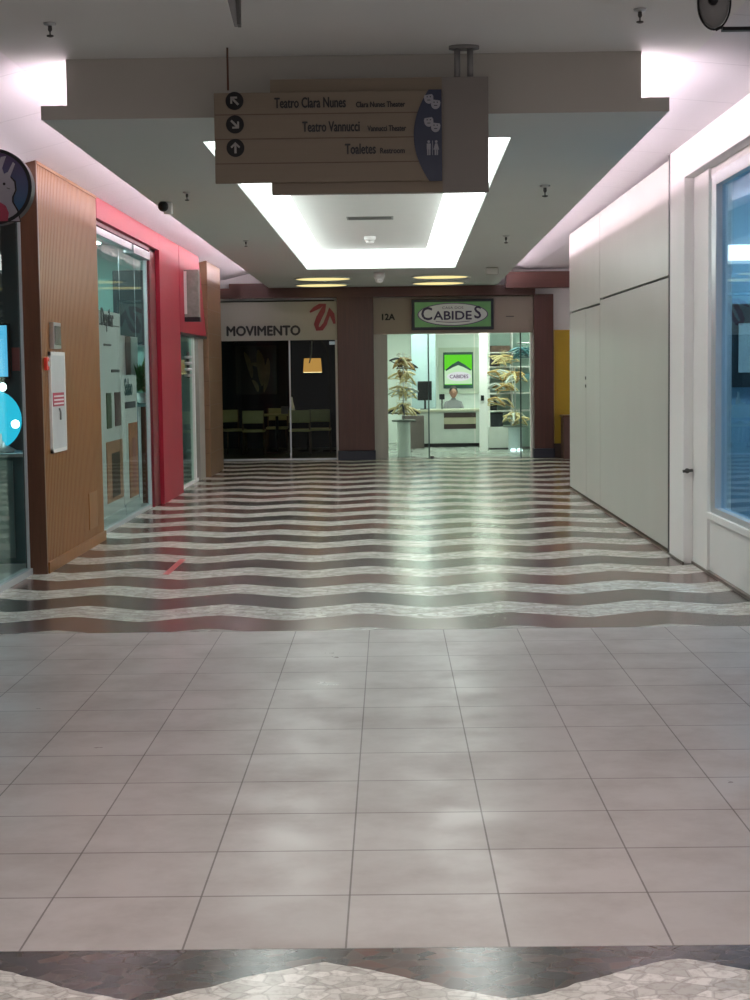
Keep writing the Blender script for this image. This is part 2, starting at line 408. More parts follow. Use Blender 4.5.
# fire cabinet, alarm and small framed box on it
def yl(px, X=XL): return at(px, 400, X=X).y
ya, yb = yl(49), yl(63.5)
za = at(56, 352, X=XL).z; zb = at(56, 452, X=XL).z
t = thing('fire_extinguisher_cabinet', 'white recessed fire hose cabinet with red label on the slatted panel', 'fire cabinet', (XL, (ya+yb)/2, zb))
m = MB(); x1 = XL + .022
m.box(XL+.001, x1, ya, yb, zb, zb+.03).box(XL+.001, x1, ya, yb, za-.03, za).box(XL+.001, x1, ya, ya+.025, zb, za).box(XL+.001, x1, yb-.025, yb, zb, za)
obj('frame', m, M_WHITE, t)
obj('door', MB().box(XL+.001, XL+.018, ya+.025, yb-.025, zb+.03, za-.03), mat('cabinet_white', (.62,.64,.66), .3), t)
zc = at(56, 400, X=XL).z
lb = obj('label_plate', MB().box(XL+.018, XL+.022, ya+.07, yb-.08, zc-.05, zc+.06), mat('label_red', (.45,.02,.07), .4), t)
obj('hose_valve', MB().tube([(XL+.03, (ya+yb)/2-.03, zc-.07), (XL+.032, (ya+yb)/2, zc-.10), (XL+.025, (ya+yb)/2+.03, zc-.16)], .008), M_GREY, t)
m = MB()
for k in range(3): m.box(XL+.022, XL+.0235, ya+.09, yb-.10, zc-.035+k*.03, zc-.022+k*.03)
obj('label_lines', m, M_WHITE, lb)
ya2, yb2 = yl(51), yl(58); z1 = at(55, 323, X=XL).z; z0 = at(55, 349, X=XL).z
t = thing('alarm_box', 'small silver framed box above the fire cabinet', 'alarm', (XL, (ya2+yb2)/2, z0))
obj('housing', MB().box(XL+.001, XL+.04, ya2, yb2, z0, z1), M_STEEL, t, .004)
obj('front_plate', MB().box(XL+.04, XL+.044, ya2+.02, yb2-.02, z0+.03, z1-.03), mat('smoky_plate', (.10,.08,.07), .25), t)
yk = yl(47.5); zk = at(47, 364, X=XL).z
t = thing('emergency_button', 'small red alarm button at the near edge of the slatted panel', 'alarm button', (XL+.002, 12.70, zk-.05))
obj('button_housing', MB().box(XL+.002, XL+.03, 12.66, 12.74, zk-.05, zk+.05), mat('alarm_red', (.75,.05,.03), .35), t, .004)
obj('push_button', MB().disc((12.70, zk), .02, 'X', XL+.03, XL+.036), M_WHITE, t)
struct('wall_left.003', MB().box(-2.895, -2.862, 12.57, 15.2, 0, 3.3), SHOPD)
# first left shop glass (pet shop)
GX = -2.87
struct('window_1', MB().box(GX-.006, GX, 9.42, 12.56, .05, 3.0), M_GLASS)
struct('trim_3', MB().box(GX-.05, GX+.03, 9.42, 12.56, 0, .05).box(GX-.01, GX+.012, 12.545, 12.56, .05, 3.02).box(GX-.03,GX+.02,9.42,12.56,2.98,3.02), M_ALU)
# round hanging sign
c = at(-4, 187.5, Y=10.0); R_ = .232
t = thing('round_shop_sign', 'round black rimmed sign with a white rabbit on blue and purple, upper left', 'sign', (c.x, 10.0, c.z - R_))
m = MB().ring((c.x, c.z), R_, R_-.022, 'Y', 9.955, 10.045, 48); obj('rim', m, M_BLACK, t)
ts = NT('sign_blue_purple'); o_ = ts.xyz()
g = ts.math('ADD', ts.math('MULTIPLY', ts.math('SUBTRACT', o_[2], R_), 2.2), .45, clamp=True)
ts.l(ts.mix(g, lin((.02,.10,.19)), lin((.09,.045,.10))), ts.b.inputs['Base Color']); ts.b.inputs['Roughness'].default_value = .25
obj('face', MB().disc((c.x, c.z), R_-.02, 'Y', 9.965, 10.035, 48), ts.m, t)
def sp(px, py): p = at(px, py, Y=9.96); return (p.x, p.z)
rb = [sp(*q) for q in [(-22,222),(20,221),(17,211),(12,202),(12,197),(15,190),(14,182),(10,177),(15,164),(13,162),(8,172),(4,174),(2,168),(6,156),(1,157),(-4,170),(-12,166),(-22,172)]]
obj('rabbit_outline', MB().prism([sp(*q) for q in [(-22,223),(21,222),(18.6,210),(13.6,202),(13.6,197),(16.6,190),(15.6,181),(11.6,177),(-22,171)]], 'Y', 9.961, 9.965), M_BLACK, t)
obj('rabbit', MB().prism(rb, 'Y', 9.957, 9.961), mat('sign_pale', (.26,.25,.28), .4), t)
ex, ez = sp(4.3, 184); obj('rabbit_eye', MB().disc((ex, ez), .0085, 'Y', 9.954, 9.957, 12), M_BLACK, t)
obj('rabbit_nose', MB().tube([(sp(7,188)[0], 9.955, sp(7,188)[1]), (sp(10,189)[0], 9.955, sp(10,189)[1])], .003, 6), M_DGREY, t)
obj('rabbit_scarf', MB().prism([sp(*q) for q in [(-22,201),(0,202),(6,206),(9,213),(8,221),(-22,222)]], 'Y', 9.954, 9.957), mat('sign_red', (.28,.02,.05), .4), t)
obj('hanging_rod', MB().tube([(c.x-.05, 10, c.z+R_-.01), (c.x-.05, 10, 3.3)], .008), M_DGREY, t)
# pet shop interior
t = thing('glowing_round_lamp', 'glowing cyan round lamp on the teal cabinet inside the left shop', 'lamp', (at(-10,460,Y=13.4).x, 13.4, 1.0))
cc = at(-9, 420, Y=13.4)
obj('globe', MB().lathe([(.02,-.05),(.20,-.045),(.255,-.02),(.255,.02),(.20,.045),(.02,.05)], (cc.x, 13.4, cc.z), 32, 'Y'), emis('cyan_glow', (.02,.42,.62), 1.5), t)
for px, py in ((3, 387), (16, 424), (-14, 440)):
    b = at(px, py, Y=13.33); obj('bulb', MB().ball((b.x, 13.31, b.z), .035, .03, .035, 12, 8), emis('bulb_white', (.75,1,1), 9), t)
obj('foot', MB().lathe([(.10,0),(.12,.02),(.05,.06),(.05,.16)], (cc.x+.08, 13.4, 0.93), 20), M_ALU, t)
q = at(25, 463, Y=13.2)
t = thing('display_cabinet', 'teal display cabinet standing behind the first left shop glass', 'cabinet', (q.x-.4, 13.4, .012))
TEAL = mat('teal_panel', (.08,.19,.22), .4)
obj('body', MB().box(q.x-1.2, q.x, 13.2, 13.75, .012, .90), TEAL, t, .004)
obj('worktop', MB().box(q.x-1.22, q.x+.015, 13.18, 13.77, .90, .93), M_ALU, t, .003)
obj('door', MB().box(q.x-1.17, q.x-.10, 13.185, 13.20, .06, .87), mat('cabinet_front', (.20,.30,.31), .3), t)
q = at(2, 350, Y=15.05)
t = thing('lit_menu_screen', 'pale blue lit screen on the dark wall inside the left shop', 'screen', (q.x-.3, 15.05, q.z-.3))
obj('bezel', MB().box(q.x-.72, q.x+.07, 15.05, 15.09, q.z-.27, q.z+.25), M_BLACK, t, .003)
obj('panel', MB().box(q.x-.70, q.x+.05, 15.045, 15.05, q.z-.25, q.z+.23), emis('screen_blue', (.10,.45,.75), 1.3), t)
obj('wall_arm', MB().box(q.x-.40,q.x-.30,15.09,15.119,q.z-.04,q.z+.04), M_BLACK, t)
q = at(12, 358, Y=14.9)
tag(obj('wall_poster', MB().box(q.x-.05, q.x+.18, 15.105, 15.119, q.z-.12, q.z+.10), mat('poster_red', (.35,.06,.06), .5)), 'small red notice on the dark wall beside the lit screen', 'notice')

# red shop : reveal, second window, red column and fascia
RX0, RX1 = -2.86, XL
rz = 3.24; wy0, wy1 = 15.2, 18.75
t = thing('red_shop_front', 'raspberry red painted shop frame with column and deep fascia', 'shop front', (-2.8, 20, 0))
obj('header', MB().box(RX0, XL, 15.16, 19.3, 3.04, rz), M_RED, t)
obj('column', MB().box(RX0, XL+.0005, 19.25, 21.05, 0, rz), M_RED, t)
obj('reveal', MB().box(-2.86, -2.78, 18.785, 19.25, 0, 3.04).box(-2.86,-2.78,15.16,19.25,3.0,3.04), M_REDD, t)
fz = at(197, 335, X=XL).z
obj('fascia', MB().prism([(21.05, fz), (24.0, fz), (23.2, rz), (21.05, rz)], 'X', RX0, XL+.004), M_RED, t)
obj('fascia_bottom_trim', MB().box(RX0, XL+.012, 21.05, 24.02, fz-.035, fz), M_BLACK, t)
GX2 = -2.83
struct('window_2', MB().box(GX2-.006, GX2, 15.2, 18.78, .04, 2.92), M_GLASS)
struct('trim_4', MB().box(GX2-.04, GX2+.04, 15.2, 17.6, 2.92, 2.99).box(GX2-.05, GX2+.06, 17.6, 18.78, 2.89, 2.98).box(GX2-.02, GX2+.02, 18.74, 18.78, .0, 2.9).box(GX2-.04, GX2+.02, 15.2, 18.78, 0, .04), M_ALU)
struct('window_3', MB().box(GX2-.006, GX2, 21.1, 23.2, .04, fz-.04), M_GLASSG)
struct('trim_5', MB().box(GX2-.03, GX2+.03, 23.0, 23.12, 0, fz-.035).box(GX2-.03, GX2+.02, 21.06, 23.4, 0, .04), M_WHITE)
struct('trim_6', MB().box(GX2-.03, GX2+.05, 23.4, 24.05, 0, fz-.035), mat('grey_stone_post', (.36,.32,.29), .5))
# tan wooden corner column
t = thing('corner_column', 'tan wooden column at the far end of the left shops', 'column', (-2.75, 25.0, 0))
obj('shaft', MB().box(-3.0, -2.70, 24.05, 25.9, .0, rz), M_TANW, t, .01)
m = MB()
for k in range(1, 9): m.box(-3.005, -2.697, 24.045, 25.905, k*.36, k*.36+.008)
obj('joint_bands', m, M_BROWN, t)
# blade sign on the red wall
a = at(178, 322, Y=21.6); b = at(192, 270, Y=21.6)
t = thing('blade_sign', 'grey perforated box sign jutting from the red column', 'sign', (-2.66, 21.6, a.z))
obj('box', MB().box(XL+.002, XL+.20, 21.5, 21.66, a.z+.06, b.z), mat('grey_green_panel', (.22,.24,.21), .5, var=.5, vs=14), t, .006)
obj('lower_cap', MB().box(XL+.002, XL+.21, 21.49, 21.67, a.z, a.z+.06), M_BLACK, t, .004)
obj('edge_light_strip', MB().box(XL+.002, XL+.04, 21.488, 21.5, a.z+.10, b.z-.02), M_WHITE, t)
# louvred vent stack under the sign
t = thing('wall_lamp_stack', 'small stacked ring wall lamp below the blade sign', 'wall lamp', (XL+.05, 21.3, at(184,378,Y=21.3).z))
for k in range(4):
    z = at(184, 377-k*6, Y=21.3).z
    obj('ring', MB().lathe([(.03,0),(.055,.012),(.055,.03),(.03,.042)], (XL+.062, 21.3, z), 16), M_STEEL, t)
obj('spine', MB().tube([(XL+.062,21.3,at(184,378,Y=21.3).z),(XL+.062,21.3,at(184,352,Y=21.3).z)], .02), M_DGREY, t)

# red shop interior : banners, plant, boards
def banner(name, label, xp0, xp1, X, z0, z1, tilt=0):
    ya_, yb_ = at(xp0, 400, X=X).y, at(xp1, 400, X=X).y
    t = thing(name, label, 'banner', (X, (ya_+yb_)/2, .012), 'printed banners inside the red shop')
    def R(y0, y1, za, zb, m, nm, d=.006):
        Y = lambda f: ya_ + (yb_-ya_)*f
        return obj(nm, MB().box(X-.002, X+d, Y(y0), Y(y1), z0+(z1-z0)*za, z0+(z1-z0)*zb), m, t)
    obj('sheet', MB().box(X-.012, X-.002, ya_, yb_, z0, z1), mat('banner_white', (.62,.62,.63), .5, var=.05), t)
    if z0 < 1: obj('stand', MB().box(X-.07, X+.015, ya_, yb_, .012, z0), M_ALU, t)
    else:
        for yy in (ya_+.1, yb_-.1): obj('hanging_wire', MB().tube([(X-.006, yy, z1-.01), (X-.006, yy, 3.19)], .003, 6), M_ALU, t)
    return t, R
BGY = mat('banner_ink', (.05,.045,.06), .5)
PH1 = mat('photo_green', (.06,.10,.05), .4, var=.6, vs=6); PH2 = mat('photo_maroon', (.11,.04,.05), .4, var=.6, vs=6)
PH3 = mat('photo_skin', (.40,.17,.09), .4, var=.65, vs=5); PH4 = mat('photo_orange_brown', (.42,.13,.05), .4, var=.7, vs=4)
t, R = banner('printed_banner', 'tall white banner with a portrait nearest the slatted panel', 99, 122, -2.90, .12, 2.22)
R(.10,.95,.93,.935,BGY,'rule_line'); R(.25,.55,.83,.84,BGY,'rule_line'); R(.30,.50,.425,.60,PH1,'picture'); R(.66,.92,.43,.60,PH2,'picture'); 
R(.25,.95,.06,.36,PH3,'portrait'); R(.45,.80,.08,.30,mat('photo_dark_hair',(.05,.022,.015),.5,var=.5),'portrait_figure',.008); R(.55,.9,.70,.715,BGY,'rule_line')
ya_ = at(102, 400, X=-2.90).y
obj('lettering', text_mb('Depilar', .25, (-2.892, ya_, 2.07), (0,1,0), (0,0,1), 1.0, .004, bold=.004), BGY, t)
t, R = banner('printed_banner', 'shorter white banner with an orange brown photograph, second from the panel', 122.5, 137, -2.90, .15, 1.56)
R(.35,.95,.03,.62,PH4,'picture'); R(.55,.8,.10,.5,mat('photo_rose',(.40,.14,.12),.5,var=.5),'picture_figure',.008); R(.15,.85,.74,.79,BGY,'rule_line')
obj('lettering', text_mb('Salao', .26, (-2.892, at(124, 400, X=-2.90).y, 1.34), (0,1,0), (0,0,1), 1.0, .004, bold=.004), mat('teal_ink',(.03,.09,.10),.5), t)
t, R = banner('printed_banner', 'grey photographic panel hung behind the two white banners', 121, 139, -3.10, 1.56, 2.02)
R(.3,.55,.0,1,mat('photo_grey_brown',(.17,.13,.12),.5,var=.6,vs=4),'picture'); R(.58,.95,.05,.97,mat('panel_pale',(.42,.46,.44),.5),'picture')
# plant on a counter
CY = 19.45; pz = at(146, 403, Y=CY).z
t = thing('potted_plant', 'leafy green potted plant behind the second left window', 'plant', (-2.99, CY, pz))
pxx = -2.995
obj('pot', MB().lathe([(.05,0),(.07,.02),(.075,.12),(.065,.12),(.055,.10)], (pxx, CY, pz), 18), M_WHITE, t)
m = MB(); rnd = random.Random(3)
for k in range(90):
    a = rnd.uniform(0, 2*PI); el = rnd.uniform(.1, 1.45); L = rnd.uniform(.18, .52)
    d = Vector((math.cos(a)*math.cos(el), math.sin(a)*math.cos(el), math.sin(el))); d.x *= .32
    b0 = Vector((pxx, CY, pz+.11)); tip = b0 + d*L; s_ = d.cross(Vector((0,0,1))).normalized()*.03; mid = b0 + d*L*.62 + Vector((0,0,.02)); tip.z -= .03
    m.add([b0 + d*L*.2, mid + s_, tip, mid - s_, mid + Vector((0,0,.012))], [(0,1,4),(1,2,4),(2,3,4),(3,0,4)])
obj('foliage', m, mat('leaf_green', (.05,.20,.04), .45, var=.4, vs=10), t)
t = thing('reception_counter', 'pale teal counter with dark brown panel behind the second left window', 'counter', (-3.2, 19.6, .012))
obj('counter_top', MB().box(-3.60, -2.915, 19.2, 19.9, pz-.04, pz), mat('counter_teal', (.25,.42,.42), .25), t, .005)
obj('side_board', MB().box(-2.995, -2.925, 19.25, 19.85, .012, pz-.04), M_BROWN, t, .004)
obj('edge_strip', MB().box(-3.03, -2.997, 19.24, 19.85, .012, pz-.04), mat('edge_white', (.8,.85,.85), .3), t)
obj('front', MB().box(-3.55, -3.032, 19.27, 19.85, .012, pz-.04), mat('counter_blue', (.10,.20,.25), .4), t)
a_ = at(138, 345, Y=20.2); b_ = at(149, 270, Y=20.2)
tag(obj('wall_panel', MB().box(a_.x-.3, b_.x+.02, 20.2, 20.29, a_.z, b_.z), mat('dark_teal_panel', (.012,.035,.045), .4), None, .004), 'dark teal panel on the rear wall above the potted plant', 'wall panel')
t = thing('banner_fill_light', 'slim fill light added above the banners in the red shop window', 'fill light', (-2.865, 17, 2.93))  # added to brighten the banner faces towards the corridor
obj('housing', MB().box(-2.885,-2.845,15.35,18.6,2.94,2.97), M_WHITE, t); obj('diffuser', MB().box(-2.882,-2.848,15.37,18.58,2.93,2.94), emis('banner_fill_glow', (.93,1,1), 20), t)
# far left glass shop interior
t = thing('shelf_display', 'green and white display rack behind the far left glass', 'display rack', (-3.3, 22.2, .012))
for k in range(5): obj('shelf', MB().box(-3.5,-3.05,21.3,22.9,.25+k*.42,.27+k*.42), M_ALU, t)
obj('upright', MB().box(-3.28,-3.25,21.3,21.34,.012,2.1), M_ALU, t); obj('upright', MB().box(-3.28,-3.25,22.86,22.9,.012,2.1), M_ALU, t)
rn = random.Random(8)
for k in range(5):
    for j in range(4):
        z_ = .0; c_ = [(.06,.20,.15),(.35,.40,.36),(.05,.12,.22),(.12,.28,.20)][rn.randrange(4)]
        w = rn.uniform(.2,.32); h = rn.uniform(.18,.34); y = 21.4+j*.37
        o = obj('storage_box', MB().box(-3.44,-3.1,y,y+w,.27+k*.42,.27+k*.42+h), mat('box_%s' % str(c_), c_, .5), None, .008)
        tag(o, 'small coloured box on the display rack behind the far left glass', 'box', 'boxes on the far left display rack')

# ------------------------------------------------------------------ right side : hoarding, pier, window
hy0, hy1 = 13.50, 20.85
t = thing('painted_hoarding', 'pale painted board hoarding with a flush access door along the right side', 'hoarding', (XR+.05, 17, 0))
zt = 3.30
sy = at(600, 400, X=XR).y; sy2 = at(586, 400, X=XR).y
sz = at(640, 286, X=XR).z; dz = at(592, 303.5, X=XR).z
g = .011
def panel(nm, a, b, c, d): return obj(nm, MB().box(XR, XR+.04, a+g, b-g, c+g, d-g), M_HOARD, t, .002)
panel('board', hy0, sy, .03, sz); panel('board', hy0, sy, sz, zt)
panel('board', sy2, hy1, .03, dz-.03); panel('board', sy, hy1, dz-.03, zt)
d_ = panel('door', sy, sy2, .03, dz-.035)
d_['label'] = 'flush access door'
obj('backing', MB().box(XR+.035, XR+.10, hy0+.01, hy1, 0, zt), M_DGREY, t)
obj('skirting', MB().box(XR-.006, XR+.04, hy0, hy1, 0, .014), mat('skirting_brown', (.16,.12,.09), .5), t)
for zz in (at(586,378,X=XR).z, at(586,386,X=XR).z): obj('hinge', MB().box(XR-.008, XR+.001, sy2-.02, sy2+.03, zz-.018, zz+.018), M_DGREY, d_)
struct('gap_shade_strip', MB().box(XR+.004, 2.42, 13.44, 13.53, 0, ZS), M_BLACK)  # black strip standing in for the shade in the gap
struct('baseboard_right', MB().box(2.41, 2.44, 9.4, 12.78, 0, .022).box(2.335, 2.345, 12.76, 13.45, 0, .015), mat('grey_brown_stone', (.16,.13,.115), .4))
wy = at(713, 350, X=2.44).y
struct('window_4', MB().box(2.47, 2.478, 9.7, wy-.05, .50, 2.96), M_GLASSB)
m = MB().box(2.425, 2.50, wy-.16, wy, .47, 3.0).box(2.425, 2.50, 9.66, wy-.16, 2.91, 3.0).box(2.425, 2.50, 9.66, wy-.16, .47, .52)
struct('trim_8', m, M_ALU, bevel=.004)
struct('trim_9', MB().box(2.40, 2.445, 9.66, wy+.02, .425, .475), M_WHITE, bevel=.004)
hk = at(690, 473, X=XR)
t = thing('door_handle', 'small dark metal handle on the white pier beside the hoarding', 'handle', (2.372, 12.768, hk.z-.02))
obj('rosette', MB().disc((2.372, hk.z), .020, 'Y', 12.768, 12.78, 16), M_DGREY, t)
obj('lever', MB().tube([(2.372, 12.768, hk.z), (2.372, 12.745, hk.z), (2.335, 12.742, hk.z+.003), (2.415, 12.742, hk.z+.006)][:2], .009).tube([(2.332, 12.742, hk.z-.002), (2.412, 12.742, hk.z+.006)], .012), M_DGREY, t)
kk = at(706, 286, X=2.44)
tag(obj('wall_button', MB().disc((kk.y, kk.z), .014, 'X', 2.432, 2.44, 14), M_GREY), 'tiny round screw cap on the white wall left of the window', 'screw cap')
# room behind the right window
struct('wall_right.001', MB().box(5.0,5.1,9.3,20.5,0,3.3)  .box(2.62,5.0,13.2,13.3,0,3.3), mat('blue_grey_wall', (.24,.36,.46), .6))
struct('wall_right.002', MB().box(2.60,5.1,9.18,9.30,0,ZC), M_WHITE)
struct('floor.004', MB().box(2.61,5.0,9.3,13.2,0,.01), SHOPF)
pp = at(742, 348, Y=13.1)
t = thing('framed_notice_board', 'dark framed grey notice board seen through the right window', 'notice board', (pp.x, 13.15, pp.z-.35))
obj('frame', MB().box(pp.x-.13, pp.x+.55, 13.14, 13.199, pp.z-.32, pp.z+.36), mat('board_black', (.02,.025,.03), .4), t, .004)
obj('sheet', MB().box(pp.x-.02, pp.x+.45, 13.13, 13.14, pp.z-.20, pp.z+.20), mat('sheet_grey', (.35,.38,.38), .6), t)

# ------------------------------------------------------------------ end wall : portal, fascias
def X28(px): return at(px, 400, Y=YW).x
def Z28(py, px=390): return at(px, py, Y=YW).z
t = thing('portal_beam', 'maroon wooden beam across the top of both end shops', 'beam', (0, 28.2, 2.87))
obj('lower_beam', MB().box(X28(222), X28(534.5), 28.18, 28.40, 2.86, 3.035), M_MAROONX, t)
obj('left_upper_board', MB().box(X28(232), X28(272), 28.24, 28.40, 3.035, 3.12), M_MAROONX, t)
obj('front_board', MB().box(X28(505), X28(572), 27.95, 28.20, 2.97, 3.25), M_MAROONX, t, .005)
def column(x0, x1, lab):
    t = thing('portal_column', lab, 'column', ((X28(x0)+X28(x1))/2, 28.3, 0))
    obj('shaft', MB().box(X28(x0), X28(x1), 28.18, 28.45, .17, 2.87), M_MAROON, t, .008)
    obj('base', MB().box(X28(x0)-.012, X28(x1)+.012, 28.16, 28.47, 0, .17), M_NAVY, t, .006)
column(338.5, 374.5, 'maroon wood column with black base between the two end shops')
column(533, 552.5, 'maroon wood column with black base at the right end of the portal')
zf0 = Z28(340.5, 280); zf1 = Z28(302, 280)
FAS = mat('fascia_beige_grey', (.40,.39,.34), .6, var=.04, vs=1.5)
t = thing('cafe_fascia', 'beige fascia lettered MOVIMENTO above the dark shop', 'shop fascia', (-2.1, 28.3, zf0))
obj('board', MB().box(-3.3, X28(338.5), 28.30, 28.42, zf0, zf1), FAS, t)
INK = mat('black_ink', (.012,.012,.014), .4)
obj('lettering', text_mb('MOVIMENTO', .235, (X28(228), 28.294, Z28(335.5, 264)), sx=.94, depth=.01, bold=.009), INK, t)
lx = lambda px, py: at(215+px/5.77, 290+py/5.77, Y=28.29)
def stroke(pts, w, y, nm, m, t, d=.012):
    """flat brush stroke of varying width"""
    L = []; Rr = []
    for i, p in enumerate(pts):
        a = pts[max(i-1,0)]; b = pts[min(i+1,len(pts)-1)]
        dv = Vector((b.x-a.x, b.z-a.z)).normalized(); nn = Vector((-dv.y, dv.x))*w[i]/2
        L.append((p.x+nn.x, p.z+nn.y)); Rr.append((p.x-nn.x, p.z-nn.y))
    mb = MB()
    for i in range(len(pts)-1):
        mb.prism([L[i], L[i+1], Rr[i+1], Rr[i]], 'Y', y-d, y)
    return obj(nm, mb, m, t)
REDL = mat('logo_red', (.22,.01,.02), .4)
P = [lx(*q) for q in [(548,128),(575,108),(605,92),(632,86),(622,120),(600,160),(585,200),(592,225),(615,222),(635,195),(652,150),(664,112),(675,140),(690,195)]]
stroke(P, [.03,.07,.08,.07,.09,.10,.09,.08,.08,.07,.06,.08,.09,.04], 28.296, 'logo', REDL, t)
# right fascia
zc0 = Z28(333.5, 450); zc1 = Z28(297, 450)
t = thing('hanger_shop_fascia', 'beige fascia holding the green oval shop sign, numbered 12A', 'shop fascia', (1.1, 28.3, zc0))
obj('board', MB().box(X28(374.5), X28(533), 28.32, 28.44, zc0, zc1), mat('fascia_warm_grey', (.34,.30,.25), .6, var=.05, vs=1.5), t)
obj('lettering', text_mb('12A', .15, (X28(381.5), 28.314, Z28(320, 388)), sx=1.0, depth=.008, bold=.006), INK, t)
obj('small_plate', MB().box(X28(506), X28(514), 28.312, 28.32, Z28(317,510), Z28(316,510)), M_DGREY, t)
s0, s1, q0, q1 = X28(412.5), X28(493.5), Z28(330, 452), Z28(299.5, 452)
t = thing('oval_shop_sign', 'green sign box with white oval lettered CABIDES', 'sign', ((s0+s1)/2, 28.25, q0))
obj('frame', MB().box(s0, s1, 28.20, 28.32, q0, q1), M_NAVY, t, .008)
tg = NT('sign_green'); n_ = tg.noise(5); tg.l(tg.mix(n_, lin((.09,.20,.10)), lin((.16,.42,.14))), tg.b.inputs['Base Color']); tg.b.inputs['Roughness'].default_value = .35
tg.b.inputs['Emission Color'].default_value = (.10,.26,.10,1); tg.b.inputs['Emission Strength'].default_value = .12
obj('green_panel', MB().box(s0+.05, s1-.05, 28.192, 28.20, q0+.05, q1-.05), tg.m, t)
cx, cz = (s0+s1)/2, (q0+q1)/2
obj('oval_border', MB().disc((cx, cz), .62, 'Y', 28.186, 28.192, 48, .20), mat('sign_purple', (.10,.06,.16), .4), t)
obj('oval', MB().disc((cx, cz), .60, 'Y', 28.180, 28.186, 48, .185), mat('sign_oval_white', (.50,.52,.52), .4, emit=(.5,.52,.55), es=.12), t)
PUR = mat('sign_ink_purple', (.03,.02,.07), .4)
obj('lettering', text_mb('C', .31, (cx-.56, 28.176, cz-.09), sx=.95, depth=.006, bold=.006), PUR, t)
obj('lettering', text_mb('ABIDE', .21, (cx-.335, 28.176, cz-.09), sx=1.17, depth=.006, bold=.005), PUR, t)
obj('lettering', text_mb('S', .30, (cx+.37, 28.176, cz-.07), sx=.95, depth=.006, bold=.006), PUR, t)
obj('lettering', text_mb('CASA DOS', .06, (cx, 28.176, cz+.095), sx=1.3, depth=.004, align='CENTER'), PUR, t)
obj('swash', MB().tube([(cx-.30+.06*i, 28.178, cz-.12-.018*math.sin(PI*i/10)) for i in range(11)], .006, 6), PUR, t)
# shutter box sliver and yellow panel in the right passage
t = thing('yellow_panel', 'tall mustard yellow panel against the end wall in the right passage', 'panel', (X28(561), 28.3, 0))
YEL = mat('mustard_yellow', (.50,.33,.015), .45, var=.12, vs=2)
obj('sheet', MB().box(X28(553), X28(590), 28.30, 28.39, .25, Z28(330,560)), YEL, t, .004)
obj('side_strip', MB().box(X28(552.6), X28(554.2), 28.285, 28.30, .25, Z28(330,560)), mat('pale_yellow', (.55,.42,.12), .5), t)
obj('plinth', MB().box(X28(553), X28(590), 28.30, 28.39, 0, .25), mat('dark_plinth', (.05,.03,.02), .5), t)
t = thing('low_brown_bin', 'low brown box beside the yellow panel in the right passage', 'box', (X28(567), 27.9, 0))
obj('body', MB().box(X28(559.5), X28(590), 27.75, 28.2, 0, .72), mat('bin_brown', (.12,.06,.05), .5), t, .01)
obj('lid', MB().box(X28(559)-.01, X28(590)+.01, 27.73, 28.22, .72, .76), M_BROWN, t, .006)

# ------------------------------------------------------------------ dark café interior
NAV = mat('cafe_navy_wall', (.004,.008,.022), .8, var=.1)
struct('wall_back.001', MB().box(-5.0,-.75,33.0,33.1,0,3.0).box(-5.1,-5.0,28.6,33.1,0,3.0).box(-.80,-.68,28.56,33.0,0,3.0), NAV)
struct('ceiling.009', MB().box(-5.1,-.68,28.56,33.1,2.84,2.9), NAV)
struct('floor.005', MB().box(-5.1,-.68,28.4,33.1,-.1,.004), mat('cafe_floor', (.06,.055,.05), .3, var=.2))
struct('window_5', MB().box(-3.4, X28(290), 28.44, 28.45, .03, zf0).box(X28(290)+.01, -.95, 28.50, 28.51, .03, zf0), M_GLASS)
struct('trim_10', MB().box(-3.4, -.95, 28.42, 28.52, .004, .03).box(X28(290)-.01, X28(290)+.015, 28.43, 28.47, .03, zf0), M_ALU)
def cafe_chair(wood, pad):
    t = thing('cafe_chair', '', 'chair', (0,0,0), 'chairs in the dark cafe')
    obj('seat', MB().box(-.21,.21,-.20,.21,.43,.475), pad, t, .012)
    obj('backrest', MB().box(-.20,.20,.19,.225,.60,.84), pad, t, .01)
    obj('back_post', MB().box(-.21,-.18,.185,.215,.47,.84), wood, t); obj('back_post', MB().box(.18,.21,.185,.215,.47,.84), wood, t)
    for sx in (-1,1):
        for sy_ in (-1,1): obj('leg', MB().tube([(sx*.185, sy_*.17, .43), (sx*.205, sy_*.20, .004)], [.017,.011]), wood, t)
    return t
DW = mat('cafe_dark_wood', (.09,.05,.03), .4); PADC = mat('cafe_pad', (.46,.42,.20), .6)
pch = cafe_chair(DW, PADC)
cs = [(233,31.0,.5,'pale cafe chair at far left, half turned, beside the column'),(254,30.5,PI,'second pale cafe chair from the left, back to the glass'),
      (277,31.9,0,'pale cafe chair behind the small table under the painting'),(300,30.5,PI,'wide pale cafe chair right of the middle, below the white vase'),(320,30.9,PI,'rightmost pale cafe chair under the hanging lamp shade')]
for i, (px, Y, rz_, lb_) in enumerate(cs):
    c_ = pch if i == 0 else copy_tree(pch)
    c_.location = (at(px, 420, Y=Y).x, Y, .004); c_.rotation_euler[2] = rz_; c_['label'] = lb_
def cafe_table(px, Y, lb_):
    x = at(px, 420, Y=Y).x
    t = thing('cafe_table', lb_, 'table', (x, Y, .004), 'cafe tables')
    obj('top', MB().box(x-.36,x+.36,Y-.32,Y+.32,.72,.755), PADC, t, .01)
    obj('column', MB().tube([(x,Y,.03),(x,Y,.72)], .03), M_BLACK, t)
    obj('foot', MB().lathe([(.22,0),(.22,.012),(.05,.03),(.03,.04)], (x,Y,.004), 20), M_BLACK, t)
cafe_table(277, 31.1, 'small square cafe table left of the middle'); cafe_table(308, 31.6, 'small square cafe table under the lamp shade')
ya_ = 31.6; v = at(292, 411, Y=ya_)
